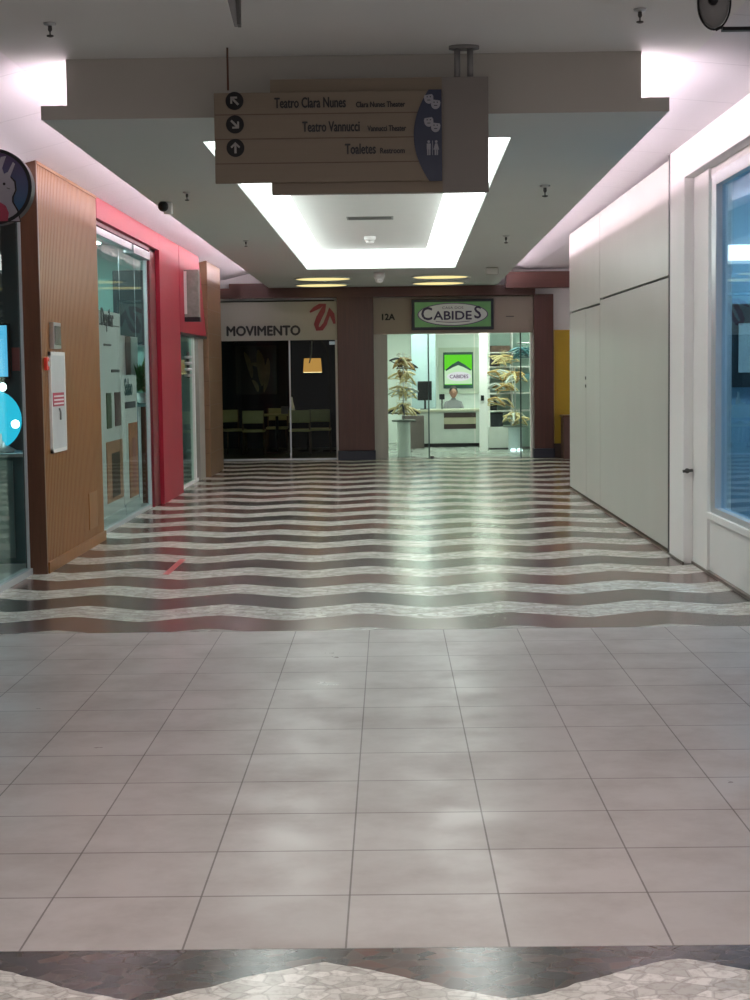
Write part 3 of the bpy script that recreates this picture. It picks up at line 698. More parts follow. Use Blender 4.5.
tag(obj('white_vase', MB().lathe([(.05,0),(.065,.03),(.05,.12),(.022,.22),(.014,.30),(.018,.31)], (v.x, ya_, .759), 18), M_WHITE), 'slim white vase on the table below the lamp', 'vase')
t = thing('arc_lamp', 'arc floor lamp with glowing amber drum shade in the dark cafe', 'lamp', (at(330,420,Y=31.4).x, 31.4, .004))
bx_ = at(330, 420, Y=31.4).x; s_ = at(312.5, 366, Y=31.4)
obj('base', MB().lathe([(.15,0),(.15,.02),(.03,.03)], (bx_, 31.4, .004), 24), M_BLACK, t)
obj('pole', MB().tube([(bx_,31.4,.03),(bx_,31.4,1.6),(bx_-.03,31.4,2.0),(bx_-.15,31.4,2.18),(s_.x+.06,31.4,2.2),(s_.x,31.4,2.13)], .012), M_BLACK, t)
obj('lamp_shade', MB().lathe([(.185,-.13),(.165,.14),(.160,.14),(.180,-.13)], (s_.x,31.4,s_.z+.01), 28), emis('amber_shade', (.55,.26,.06), 1.0), t)
obj('diffuser', MB().disc((s_.x, 31.4), .18, 'Z', s_.z-.125, s_.z-.115), emis('lamp_diffuser', (1,.75,.38), 4.5), t)
obj('stem', MB().tube([(s_.x-.05,31.18,s_.z+.06),(s_.x-.01,31.2,s_.z+.22),(s_.x,31.3,2.15)], .012), M_WHITE, t)
pt = at(256, 370, Y=32.95)
t = thing('wall_painting', 'large dim painting of pale figures on the navy cafe wall', 'painting', (pt.x, 32.97, pt.z-.5))
obj('canvas', MB().box(pt.x-.42, pt.x+.42, 32.96, 32.999, pt.z-.50, pt.z+.50), mat('painting_dark', (.035,.035,.04), .6, var=.5, vs=3), t)
PS = mat('painting_flesh', (.30,.24,.14), .6, var=.6, vs=6)
for k, (a, b, w_) in enumerate([((244,352),(252,378),.10),((258,350),(262,386),.16),((268,358),(264,392),.10),((250,364),(268,368),.09),((252,380),(258,392),.08)]):
    A = at(a[0],a[1],Y=32.95); B = at(b[0],b[1],Y=32.95); M_ = (A+B)/2 + Vector((.05,0,.03)); n8 = [A*(1-u)**2 + M_*2*u*(1-u) + B*u*u for u in [i/8 for i in range(9)]]
    stroke(n8, [w_*(.15+.9*math.sin(PI*i/8)**.6) for i in range(9)], 32.9595, 'painted_figure', PS, t, .004 + .001*k)
e_ = at(333, 343, Y=30)
t = thing('exit_lamp', 'small white emergency lamp high in the dark cafe', 'emergency lamp', (e_.x, 30, e_.z-.04))
obj('housing', MB().box(e_.x-.07, e_.x+.07, 29.98, 30.04, e_.z-.03, e_.z+.03), mat('lamp_white_plastic', (.7,.7,.72), .4, emit=(.6,.6,.65), es=.35), t, .006)
obj('ceiling_stem', MB().tube([(e_.x,30.01,e_.z+.03),(e_.x,30.01,2.85)], .008), M_BLACK, t)
tag(obj('napkin_box', MB().box(at(281,400,Y=31.1).x, at(288,400,Y=31.1).x, 31.05, 31.15, .759, .90), mat('box_mauve', (.16,.14,.17), .5), None, .008), 'small mauve box on the left cafe table', 'box')
# unseen light added to lift the chairs in the dark café
t = thing('cafe_fill_light', 'small warm fill light added in the dark cafe ceiling', 'ceiling light', (-2.3, 30.6, 2.82))
obj('trim_ring', MB().ring((-2.3,30.6), .07, .055, 'Z', 2.825, 2.84), M_WHITE, t); obj('diffuser', MB().disc((-2.3,30.6), .055, 'Z', 2.83, 2.838), emis('cafe_fill_glow', (1,.85,.55), 24), t)

# ------------------------------------------------------------------ hanger shop interior
SW = mat('hanger_shop_white', (.74,.78,.74), .5, var=.02)
struct('wall_back.002', MB().box(-.68,3.2,34.8,34.9,0,3.0).box(-.68,-.60,28.56,34.8,0,3.0).box(3.1,3.2,28.56,34.8,0,3.0), SW)
struct('ceiling.010', MB().box(-.68,3.2,28.56,34.9,2.75,2.84), SW)
struct('floor.006', MB().box(-.68,3.2,28.4,34.9,-.1,.004), mat('hanger_shop_floor', (.26,.28,.26), .25, var=.15, vs=2))
a_, b_ = X28(428.8), X28(521)
struct('window_6', MB().box(X28(388), a_-.01, 28.46, 28.47, .02, zc0).box(a_+.01, b_-.01, 29.0, 29.01, .02, zc0+.0) if False else MB().box(X28(388), a_-.01, 28.46, 28.47, .02, zc0).box(b_+.01, X28(533), 28.46, 28.47, .02, zc0), M_GLASS)
dr2 = struct('door_2', MB().box(a_+.01, (a_+b_)/2-.01, 28.46, 28.47, .02, zc0-.02).box((a_+b_)/2+.01, b_-.01, 28.46, 28.47, .02, zc0-.02), M_GLASS)
struct('trim_11', MB().box(a_-.012, a_+.012, 28.45, 28.48, 0, zc0).box(b_-.012, b_+.012, 28.45, 28.48, 0, zc0), mat('glass_edge_dark', (.03,.07,.07), .3))
obj('floor_hinge', MB().box(X28(430), X28(433.5), 28.36, 28.45, .001, .05), M_DGREY, dr2, .006)
struct('trim_12', MB().box(X28(374.5), X28(388), 28.5, 28.62, .004, zc0+.1), mat('post_with_reflection', (.48,.47,.42), .4, var=.25, vs=2, stretch=(4,4,.4)))  # beige reflection on the white post mixed into its mottled colour
# white mullion with handle
mx0, mx1 = at(479.5,400,Y=30.4).x, at(487.5,400,Y=30.4).x
struct('trim_13', MB().box(mx0, mx1, 30.4, 30.5, .004, 2.74), M_WHITE, bevel=.004)
hh = at(482.5, 398, Y=30.38)
tag(obj('lock_plate', MB().box(hh.x-.03, hh.x+.03, 30.37, 30.40, hh.z-.05, hh.z+.05), M_BLACK, None, .006), 'small black lock on the white post in the hanger shop', 'lock')
struct('wall_back.003', MB().box(at(412,400,Y=33.4).x, at(436,400,Y=33.4).x, 33.4, 33.5, .004, 2.74), mat('blue_grey_panel', (.34,.44,.47), .45))
# poster
pa = at(443.5, 388.5, Y=34.75); pb = at(473, 352, Y=34.75)
t = thing('backlit_poster', 'bright green lit poster with a hanger shape on the shop back wall', 'poster', ((pa.x+pb.x)/2, 34.77, pa.z))
obj('frame', MB().box(pa.x-.10, pb.x+.14, 34.77, 34.799, pa.z-.12, pb.z+.10), mat('poster_mount', (.55,.60,.50), .5), t)
obj('border', MB().box(pa.x, pb.x, 34.75, 34.77, pa.z, pb.z), mat('poster_dark', (.02,.07,.06), .4), t)
w_ = pb.x-pa.x; h_ = pb.z-pa.z
PXZ = lambda u, v_: (pa.x+u*w_, pa.z+v_*h_)
obj('lime_field', MB().box(*[PXZ(.04,0)[0], PXZ(.96,0)[0]], 34.742, 34.75, PXZ(0,.10)[1], PXZ(0,.93)[1]), emis('lime_glow', (.16,.72,.03), 1.0), t)
obj('pale_field', MB().prism([PXZ(.04,.12),PXZ(.96,.12),PXZ(.96,.50),PXZ(.5,.66),PXZ(.04,.50)], 'Y', 34.736, 34.742), emis('pale_glow', (.72,.92,.60), .95), t)
stroke([Vector((PXZ(.08,.50)[0],0,PXZ(0,.50)[1])),Vector((PXZ(.30,.62)[0],0,PXZ(0,.62)[1])),Vector((PXZ(.5,.76)[0],0,PXZ(0,.70)[1])),Vector((PXZ(.70,.62)[0],0,PXZ(0,.62)[1])),Vector((PXZ(.92,.50)[0],0,PXZ(0,.50)[1]))], [.03,.06,.09,.06,.03], 34.736, 'hanger_shape', mat('poster_ink', (.01,.06,.05), .5), t)
obj('oval', MB().disc(PXZ(.52,.33), .26, 'Y', 34.726, 34.732, 28, .10), emis('oval_glow', (.9,.82,.85), 1.0), t)
obj('lettering', text_mb('CABIDES', .11, (PXZ(.52,0)[0], 34.722, PXZ(0,.28)[1]), sx=.95, depth=.004, align='CENTER', bold=.003), mat('poster_purple', (.20,.10,.22), .5), t)
# counter with monitor
k0, k1 = at(413,430,Y=32.5).x, at(480,430,Y=32.5).x
t = thing('sales_counter', 'white sales counter with two dark recessed bands and a black plinth', 'counter', ((k0+k1)/2, 32.8, .004))
obj('body', MB().box(k0, k1, 32.52, 33.1, .08, .72), mat('counter_white', (.55,.58,.55), .4), t, .004)
obj('top', MB().box(k0-.03, k1+.03, 32.46, 33.15, .72, .77), mat('counter_top_beige', (.46,.46,.36), .35), t, .006)
DB = mat('dark_band', (.035,.015,.012), .4)
s_ = at(444,430,Y=32.5).x
obj('drawer_front', MB().box(s_, k1-.08, 32.508, 32.52, .60, .70), DB, t); obj('drawer_front', MB().box(s_, k1-.08, 32.508, 32.52, .37, .47), DB, t)
obj('drawer_shelf', MB().box(s_, k1-.08, 32.504, 32.52, .47, .60), mat('band_beige', (.40,.36,.26), .5), t)
obj('plinth', MB().box(k0, k1, 32.55, 33.08, .004, .08), M_BLACK, t)
obj('side_panel', MB().box(at(402,430,Y=32.2).x, at(424,430,Y=32.2).x, 32.05, 32.45, .004, .66), mat('till_side', (.11,.085,.08), .5), t, .004)
mo = at(425, 391, Y=32.6)
t = thing('computer_monitor', 'black computer monitor on the left end of the sales counter', 'monitor', (mo.x, 32.7, .77))
obj('screen_housing', MB().box(mo.x-.15, mo.x+.14, 32.60, 32.64, mo.z-.19, mo.z+.20), M_BLACK, t, .008)
obj('stand', MB().box(mo.x-.02, mo.x+.02, 32.64, 32.67, .78, mo.z), M_BLACK, t); obj('foot', MB().box(mo.x-.10, mo.x+.10, 32.58, 32.74, .77, .785), M_BLACK, t, .004)
ft = at(442, 397, Y=32.6)
t = thing('card_machine', 'small black card machine on a stem on the sales counter', 'card machine', (ft.x, 32.62, .77))
obj('body', MB().box(ft.x-.055, ft.x+.055, 32.60, 32.63, ft.z-.05, ft.z+.06), M_BLACK, t, .01); obj('stem', MB().tube([(ft.x,32.63,.775),(ft.x,32.63,ft.z)], .012), M_BLACK, t)
# seated attendant
def person():
    hx = at(453.5, 394, Y=33.5).x; hy_ = 33.52; hz_ = 1.10
    t = thing('person', 'person with dark hair in grey top sitting behind the sales counter', 'person', (hx, hy_, .004))
    V = {'pel':(0,.05,.48),'wai':(0,.05,.62),'che':(0,.04,.80),'nck':(0,.03,.93),'hd0':(0,.01,1.00),
         'sl':(-.15,.04,.86),'el':(-.20,-.02,.66),'wl':(-.12,-.20,.70),'hl':(-.08,-.27,.71),
         'sr':(.15,.04,.86),'er':(.20,-.02,.66),'wr':(.12,-.20,.70),'hr':(.08,-.27,.71),
         'kl':(-.12,-.18,.49),'al':(-.12,-.16,.09),'tl':(-.12,-.24,.04),'kr':(.12,-.18,.49),'ar':(.12,-.16,.09),'tr':(.12,-.24,.04)}
    R = {'pel':.13,'wai':.115,'che':.125,'nck':.05,'hd0':.05,'sl':.06,'el':.042,'wl':.027,'hl':.03,'sr':.06,'er':.042,'wr':.027,'hr':.03,'kl':.062,'al':.038,'tl':.035,'kr':.062,'ar':.038,'tr':.035}
    E = [('pel','wai'),('wai','che'),('che','nck'),('nck','hd0'),('che','sl'),('sl','el'),('el','wl'),('wl','hl'),('che','sr'),('sr','er'),('er','wr'),('wr','hr'),('pel','kl'),('kl','al'),('al','tl'),('pel','kr'),('kr','ar'),('ar','tr')]
    ks = list(V); me = bpy.data.meshes.new('body'); me.from_pydata([V[k] for k in ks], [(ks.index(a), ks.index(b)) for a, b in E], [])
    o = bpy.data.objects.new('body', me); COL.objects.link(o); o.parent = t
    o.modifiers.new('skin', 'SKIN'); 
    for i, k in enumerate(ks):
        sv = me.skin_vertices[0].data[i]; sv.radius = (R[k], R[k]*(.8 if k in ('pel','wai','che') else 1)); sv.use_root = (k == 'pel')
    o.modifiers.new('sub', 'SUBSURF').levels = 2; o.modifiers['sub'].render_levels = 2
    me.materials.append(mat('grey_top', (.20,.20,.21), .8))
    o.location = (0,0,0)
    SK = mat('skin', (.30,.15,.10), .5)
    h = MB(); h.ball((hx, hy_, hz_), .078, .095, .118, 20, 14); h.ball((hx, hy_-.092, hz_-.01), .013, .018, .022, 8, 6)
    for s in (-1,1): h.ball((hx+s*.078, hy_, hz_-.005), .012, .02, .03, 8, 6)
    h.ball((hx, hy_-.04, hz_-.075), .05, .045, .045, 12, 8)
    hd = obj('head', h, SK, t)
    m = MB(); m.ball((hx, hy_+.018, hz_+.028), .088, .100, .112, 20, 14); obj('hair', m, mat('dark_hair', (.015,.012,.012), .5), t)
    for s in (-1,1): obj('eye', MB().ball((hx+s*.03, hy_-.088, hz_+.005), .010, .006, .006, 8, 6), M_BLACK, hd)
    obj('mouth', MB().ball((hx, hy_-.086, hz_-.055), .024, .008, .006, 8, 6), mat('lips', (.25,.06,.06), .5), hd)
    for s in (-1,1):
        hm = MB(); wx = hx+s*.08; yy = hy_-.28
        hm.ball((wx, yy, .715), .035, .045, .014, 12, 8)
        for k, L in enumerate((.055,.065,.06,.048)):
            fx = wx + (k-1.5)*.017*s; hm.tube([(fx, yy-.03, .717), (fx, yy-.04-L*.5, .722), (fx, yy-.04-L, .712)], [.008,.0075,.006], 6)
        hm.tube([(wx-s*.03, yy+.01, .715), (wx-s*.05, yy-.02, .715), (wx-s*.055, yy-.045, .712)], [.009,.008,.006], 6)
        for i in range(len(hm.v)): hm.v[i] = (hm.v[i][0], hm.v[i][1], hm.v[i][2]+.0)
        obj('hand', hm, SK, t)
    s = thing('office_stool', 'plain dark stool under the person behind the sales counter', 'stool', (hx, hy_+.05, .004))
    obj('seat', MB().lathe([(.17,.0),(.18,.02),(.17,.05)], (hx, hy_+.05, .33), 20), M_BLACK, s)
    for k in range(4): a = PI/4+k*PI/2; obj('leg', MB().tube([(hx+.11*math.cos(a), hy_+.05+.11*math.sin(a), .33), (hx+.15*math.cos(a), hy_+.05+.15*math.sin(a), .004)], .012), M_DGREY, s)
person()
# shelf unit
u0, u1, uY = at(488.5,400,Y=31.4).x, 3.05, 31.4
t = thing('shelf_unit', 'white wall shelving full of clothes hangers, right side of the shop', 'shelves', ((u0+u1)/2, uY+.2, .004))
zs = [at(500,y,Y=uY).z for y in (352.5, 367, 393.5, 411, 427)]
obj('cabinet', MB().box(u0, at(512,400,Y=uY).x, uY, uY+.45, .03, zs[4]), mat('cabinet_offwhite', (.58,.60,.57), .4), t, .006)
obj('plinth', MB().box(u0+.02, u1, uY+.03, uY+.44, .004, .03), M_DGREY, t)
obj('side_upright', MB().box(u0, u0+.03, uY, uY+.45, zs[4], 2.5), M_WHITE, t); obj('side_upright', MB().box(at(512,400,Y=uY).x, at(512,400,Y=uY).x+.02, uY, uY+.45, .03, 2.5), M_WHITE, t)
for z in zs[:4]: obj('shelf', MB().box(u0+.03, u1, uY, uY+.45, z-.012, z+.012), M_WHITE, t)
obj('back_panel', MB().box(u0, u1, uY+.45, uY+.47, .03, 2.5), mat('shelf_back_mint', (.45,.60,.56), .5), t)
DK = mat('dark_shelf_box', (.012,.014,.02), .5)
def tagbox(px0, px1, py0, py1, Y, d, m, nm, lab, cat, grp=None):
    a = at(px0, py1, Y=Y); b = at(px1, py0, Y=Y)
    return tag(obj(nm, MB().box(a.x, b.x, Y, Y+d, a.z, b.z), m, None, .006), lab, cat, grp)
tagbox(490.5, 503, 413, 426.8, uY+.05, .3, DK, 'storage_box', 'black box in the lowest shelf bay beside the white post', 'box')
tagbox(491, 497, 396, 410.7, uY+.05, .3, DK, 'storage_box', 'narrow black box on the fourth shelf of the hanger shop', 'box')
tagbox(490.5, 500, 354.5, 366.5, uY+.12, .25, mat('shelf_purple', (.07,.05,.08), .5), 'storage_box', 'dark purple box on the second shelf of the hanger shop', 'box')
tagbox(490.5, 510, 345.5, 352, uY+.1, .25, mat('shelf_brown', (.13,.07,.05), .5, var=.6, vs=12), 'storage_box', 'brown box lying on the top shelf of the hanger shop', 'box')
tagbox(516, 532, 373, 380, uY+.12, .25, mat('shelf_teal', (.10,.22,.25), .5), 'storage_box', 'flat teal box on the right side of the third shelf bay', 'box')
# hangers
HW = [mat('hanger_pale_wood', (.68,.56,.30), .4, var=.25, vs=9), mat('hanger_honey_wood', (.42,.27,.10), .4, var=.3, vs=9), mat('hanger_dark', (.03,.03,.035), .4), mat('hanger_clear_white', (.62,.66,.64), .3), mat('hanger_teal', (.04,.13,.15), .4)]
WN = ['pale wooden', 'honey wooden', 'black', 'white plastic', 'teal']
def hanger_mesh(m):
    b = MB(); W_ = .20
    pts = [(-W_,0,-.125),(-W_*.75,0,-.09),(-W_*.35,0,-.04),(0,0,-.015),(W_*.35,0,-.04),(W_*.75,0,-.09),(W_,0,-.125)]
    b.tube(pts, [.013,.019,.021,.019,.021,.019,.013], 8); b.tube([(-W_*.9,0,-.118),(W_*.9,0,-.118)], .009, 6)
    b.tube([(0,0,-.02),(0,0,.02),(.022,0,.035),(.03,0,.055),(.015,0,.078),(-.012,0,.078),(-.025,0,.06)], .0028, 6)
    o = obj('clothes_hanger', b, m, None, 0, keep=True); return o
protos = [hanger_mesh(m) for m in HW]; used = [False]*5
def hang(kind, x, y, z, rz_, tilt, lab, grp):
    if used[kind]: o = protos[kind].copy(); COL.objects.link(o)
    else: o = protos[kind]; used[kind] = True
    o.location = (x, y, z); o.rotation_euler = (0, tilt, rz_); tag(o, lab, 'hanger', grp)
def stand(px, Y, pyb, tiers, lab, where, seed, plinth_r, plinth_mat):
    x = at(px, 400, Y=Y).x; z0 = at(px, pyb, Y=Y).z; zt_ = at(px, tiers[0][0], Y=Y).z
    t = thing('hanger_stand', lab, 'display stand', (x, Y, .004))
    obj('plinth', MB().lathe([(plinth_r,0),(plinth_r,.01),(plinth_r*.95,.03),(plinth_r*.95,z0-.03),(plinth_r,z0-.004)], (x,Y,.004), 28), plinth_mat, t)
    obj('disc', MB().lathe([(plinth_r*1.7,0),(plinth_r*1.75,.012),(plinth_r*1.7,.03)], (x,Y,z0), 28), mat('disc_green_grey', (.12,.15,.13), .4), t)
    obj('pole', MB().tube([(x,Y,z0+.03),(x,Y,zt_+.10)], .012), M_STEEL, t)
    r = random.Random(seed)
    for ti, (py, n, kinds) in enumerate(tiers):
        z = at(px, py, Y=Y).z
        ar = obj('tier_arms', MB().ring((x,Y), .10, .092, 'Z', z+.060, z+.068, 24).box(x-.1,x+.1,Y-.004,Y+.004,z+.060,z+.066).box(x-.004,x+.004,Y-.1,Y+.1,z+.060,z+.066), M_STEEL, t)
        for k in range(n):
            a = 2*PI*k/n + r.uniform(-.2,.2); kd = kinds[k % len(kinds)]
            lv = ['top','second','third','lowest'][ti] if len(tiers) == 4 else ['upper','lower'][ti]
            hang(kd, x+.10*math.cos(a)+.0, Y+.10*math.sin(a), z - r.uniform(-.02,.07), a + r.uniform(-.6,.6), r.uniform(-.45,.45), '%s clothes hanger on the %s tier of %s' % (WN[kd], lv, where), '%s hangers, %s tier of %s' % (WN[kd], lv, where))
AC = mat('plinth_white_gloss', (.66,.72,.68), .2)
stand(403.5, 29.15, 421.5, [(358,9,[1,2,1,0]),(371,8,[0,0,1]),(386,9,[0,0,3]),(404,12,[0,2,0,0])], 'left hanger stand on white round plinth behind the glass', 'the left stand', 5, .125, AC)
stand(515, 30.9, 427, [(372,8,[0,1,3]),(413,10,[0,3,0])], 'right hanger stand on pale round plinth near the shelves', 'the right stand', 9, .14, mat('plinth_pale_blue', (.50,.60,.62), .25))
r = random.Random(12)
for k in range(26):
    sh = k % 4; z = [at(500,y,Y=uY).z for y in (354, 369, 382, 397)][sh]
    px = r.uniform(493, 512) if sh else r.uniform(500,511); p_ = at(px, 380, Y=uY-.03)
    kd = r.choice([0,1,0,3,0])
    nm_ = ['second','third','third','fourth'][sh]
    hang(kd, p_.x, uY-.02-r.uniform(0,.12), z-r.uniform(.0,.05), r.uniform(-.5,.5), r.uniform(-.5,.5), '%s clothes hanger along the %s shelf of the white shelving' % (WN[kd], nm_), '%s hangers along the %s shelf' % (WN[kd], nm_))
for k in range(7):
    p_ = at(520+k*1.8, 347+ (k % 3)*2, Y=30.2); hang(4, p_.x, 30.2+.03*k, p_.z, r.uniform(-.3,.3), r.uniform(-.3,.3), 'teal clothes hanger on the rail at upper right of the shop', 'teal hangers at upper right')
tag(obj('hanging_rail', MB().tube([(at(517,345,Y=30.3).x, 30.3, at(520,343,Y=30.3).z),(3.1,30.3,at(520,343,Y=30.3).z)], .012), M_STEEL), 'steel rail holding teal hangers at upper right of the shop', 'rail')
for i, px in enumerate((513, 519.5)):
    p_ = at(px, 449.5, Y=30.6); tag(obj('stand_foot', MB().lathe([(.05,0),(.055,.02),(.04,.05)], (p_.x, 30.55, .004), 16), emis('stand_foot_glow', (.85,1,1), 2.2)), ['left','right'][i]+' of two small white feet before the right hanger stand, glow added', 'stand foot')  # white feet of the stand, their brightness painted as glow
# shop ceiling panels
for i, (x, y) in enumerate(((.5,29.8),(2.0,29.8),(.5,32.6),(2.0,32.6))):
    t = thing('shop_ceiling_light', ['front left','front right','rear left','rear right'][i]+' square ceiling light inside the hanger shop', 'ceiling light', (x, y, 2.70))
    obj('frame', MB().box(x-.32,x+.32,y-.32,y+.32,2.715,2.75), M_WHITE, t); obj('diffuser', MB().box(x-.30,x+.30,y-.30,y+.30,2.705,2.715), emis('shop_panel_glow', (.95,1,.86), 38), t)
# ceiling panels added to light the left shops and the right room
for i, (x, y, s_, lb_) in enumerate(((-4.2,12.6,5.0,'pet shop'),(-3.7,16.2,12.0,'red shop nearer the viewer'),(-3.7,18.8,10.0,'red shop beside its counter'),(-3.9,22.2,9.0,'far left shop'),(3.6,12.2,16.0,'room behind the right window'))):
    t = thing('shop_ceiling_light', 'added square fill light inside the '+lb_, 'ceiling light', (x, y, 3.1))
    obj('frame', MB().box(x-.32,x+.32,y-.32,y+.32,3.12,3.27), M_WHITE, t); obj('diffuser', MB().box(x-.30,x+.30,y-.30,y+.30,3.11,3.12), emis('panel_glow_%d' % i, (.80,1,.97), s_*3), t)

# ------------------------------------------------------------------ hanging direction sign
SY = 9.06
SB = mat_wood('sign_beige', (.19,.15,.105), (.22,.175,.125), 'X', .5); SG = mat('sign_grey_panel', (.20,.18,.165), .5, var=.03)
c0 = at(272, 195, Y=SY+.05); c1 = at(488, 77, Y=SY+.05)
f0 = at(215.5, 183.5, Y=SY); f1 = at(442, 90, Y=SY)
t = thing('direction_sign', 'beige overhead direction sign listing two theaters and the restroom', 'sign', ((c0.x+c1.x)/2, SY, c0.z))
obj('rear_board', MB().box(c0.x, c1.x, SY+.03, SY+.09, c0.z, c1.z), SG, t, .003)
obj('rear_board_face', MB().box(c0.x+.001, f1.x, SY+.027, SY+.03, c0.z+.001, c1.z-.001), SB, t)
fb = obj('front_board', MB().box(f0.x, f1.x, SY, SY+.027, f0.z, f1.z), SB, t, .002)
m = MB()
for py in (113.5, 138, 162.5):
    a = at(330, py, Y=SY); m.box(f0.x+.002, f1.x-.10, SY-.0015, SY, a.z-.0025, a.z+.0025)
obj('divider_lines', m, mat('divider_brown', (.10,.06,.04), .5), fb)
def sgn(body, size, px1, py, sx, bold):
    a = at(px1, py, Y=SY-.003); return obj('lettering', text_mb(body, size, (a.x, SY-.003, a.z), sx=sx, depth=.003, align='RIGHT', bold=bold), INK, fb)
sgn('Teatro Clara Nunes', .080, 346, 107, .61, .0018); sgn('Clara Nunes Theater', .043, 405, 106.6, .74, .0012)
sgn('Teatro Vannucci', .080, 360, 131, .60, .0018); sgn('Vannucci Theater', .043, 406, 130.6, .70, .0012)
sgn('Toaletes', .080, 376, 153.5, .62, .0018); sgn('Restroom', .043, 405, 153, .80, .0012)
def arrow(px, py, ang):
    a = at(px, py, Y=SY); d = obj('arrow_disc', MB().disc((a.x, a.z), .050, 'Y', SY-.004, SY, 32), M_BLACK, fb)
    ca, sa = math.cos(ang), math.sin(ang)
    def r_(x, z): return (a.x + x*ca - z*sa, a.z + x*sa + z*ca)
    mb = MB(); w = .006
    mb.prism([r_(-w,-.03), r_(w,-.03), r_(w,.022), r_(-w,.022)], 'Y', SY-.006, SY-.004)
    for s in (-1,1): mb.prism([r_(0,.032), r_(s*.027,.006), r_(s*.020,-.002), r_(0,.018)], 'Y', SY-.006, SY-.004)
    obj('arrow', mb, mat('arrow_grey', (.30,.29,.27), .5), d)
arrow(234.5, 101, math.radians(45)); arrow(235, 124.5, math.radians(-135)); arrow(235.5, 148, 0)
b1 = at(442, 89.5, Y=SY); b0 = at(442, 181, Y=SY); cz_ = (b1.z+b0.z)/2; hh_ = (b1.z-b0.z)/2
pts = [(b1.x-.003, b1.z), (b1.x-.003, b0.z)] + [(b1.x - .075 - .085*(1-((i/10-1)**2)), cz_ + hh_*(i/10-1)) for i in range(0, 21)]
bd = obj('badge', MB().prism(pts, 'Y', SY-.006, SY-.001), mat('badge_navy', (.012,.020,.055), .4), fb)
PG = mat('pictogram_grey', (.30,.30,.34), .5)
def mask(px, py):
    a = at(px, py, Y=SY); mb = MB()
    def sh(cx_, cz__, rot):
        P_ = []
        for i in range(20):
            th = 2*PI*i/20; x = .026*math.cos(th); z = .030*math.sin(th) if math.sin(th) < 0 else .020*(1 if abs(math.cos(th)) < .95 else .5)
            P_.append((cx_+x*math.cos(rot)-z*math.sin(rot), cz__+x*math.sin(rot)+z*math.cos(rot)))
        return P_
    mb.prism(sh(a.x-.018, a.z+.014, .15), 'Y', SY-.008, SY-.006); mb.prism(sh(a.x+.020, a.z-.016, -.15), 'Y', SY-.0085, SY-.006)
    p = obj('theatre_masks', mb, PG, bd); e = MB()
    for cx_, cz__ in ((a.x-.018, a.z+.014), (a.x+.020, a.z-.016)):
        for s in (-1,1): e.disc((cx_+s*.009, cz__+.008), .0035, 'Y', SY-.0095, SY-.0085, 8)
        e.box(cx_-.009, cx_+.009, SY-.0095, SY-.0085, cz__-.012, cz__-.008)
    obj('mask_features', e, M_BLACK, p)
mask(432, 101); mask(432, 124)
a = at(432.5, 148, Y=SY); mb = MB()
for s in (-1, 1):
    x = a.x + s*.021; mb.disc((x, a.z+.034), .0075, 'Y', SY-.008, SY-.006, 12)
    mb.box(x-.011, x+.011, SY-.008, SY-.006, a.z-.008, a.z+.024) if s < 0 else mb.prism([(x-.006,a.z+.024),(x+.006,a.z+.024),(x+.016,a.z-.010),(x-.016,a.z-.010)], 'Y', SY-.008, SY-.006)
    for q_ in (-1,1): mb.box(x+q_*.0055-.004, x+q_*.0055+.004, SY-.008, SY-.006, a.z-.040, a.z-.006)
mb.box(a.x-.0015, a.x+.0015, SY-.008, SY-.006, a.z-.04, a.z+.04)
obj('restroom_figures', mb, PG, bd)
a = at(228, 90, Y=SY+.01); obj('hanging_rod', MB().tube([(a.x, SY+.013, a.z-.002), (a.x, SY+.013, ZC)], .006), M_BROWN, t)
for px in (457.3, 470.3):
    a = at(px, 77, Y=SY+.06); obj('post', MB().tube([(a.x, SY+.06, a.z-.002), (a.x, SY+.06, ZC-.015)], .0175, 14), M_GREY, t)
a = at(464, 52, Y=SY+.06); obj('ceiling_plate', MB().disc((a.x, SY+.06), .085, 'Z', ZC-.018, ZC, 24, .05), M_GREY, t)

# ------------------------------------------------------------------ ceiling fittings
def tubes(name, lab, cat, grp, spots, r, L, mt, sup):
    base = None
    for i, (p0, p1) in enumerate(spots):
        p0, p1 = Vector(p0), Vector(p1)
        if base is None:
            t = base = thing(name, lab, cat, (0,0,0), grp)
            obj('tube', MB().tube([(0,0,0),(0,L,0)], r, 8), mt, t)
            obj('end_holder', MB().box(-.016,.016,-.02,0,-.022,.016), sup, t); obj('end_holder', MB().box(-.016,.016,L,L+.02,-.022,.016), sup, t)
            obj('batten', MB().box(-.018,.018,-.02,L+.02,-.030,-.022), sup, t)
        else: t = copy_tree(base)
        t.location = p0; t.rotation_euler[2] = math.atan2(-(p1.x-p0.x), p1.y-p0.y)
M_T = emis('tube_pink_white', (1.0,.82,.90), COVE); M_T2 = emis('tube_green_white', (.92,1.0,.95), RECESS)
M_WP = mat('white_plastic', (.7,.7,.7), .4)
zt_ = ZF + .088
def lerpx(a, b, y): return a[0] + (b[0]-a[0])*(y-a[1])/(b[1]-a[1])
sl = [((lerpx(sl0,sl1,y)+.085, y, zt_), (lerpx(sl0,sl1,y+1.2)+.085, y+1.2, zt_)) for y in [9.5+1.3*k for k in range(14)]]
sr = [((lerpx(sr0,sr1,y)-.085, y, zt_), (lerpx(sr0,sr1,y+1.2)-.085, y+1.2, zt_)) for y in [9.5+1.3*k for k in range(14)]]
tubes('fluorescent_tube', 'pinkish fluorescent tube lying on the left ledge of the dropped ceiling', 'fluorescent tube', 'tubes on the left ceiling ledge', sl, .013, 1.2, M_T, M_WP)
tubes('fluorescent_tube', 'pinkish fluorescent tube lying on the right ledge of the dropped ceiling', 'fluorescent tube', 'tubes on the right ceiling ledge', sr, .013, 1.2, M_T, M_WP)
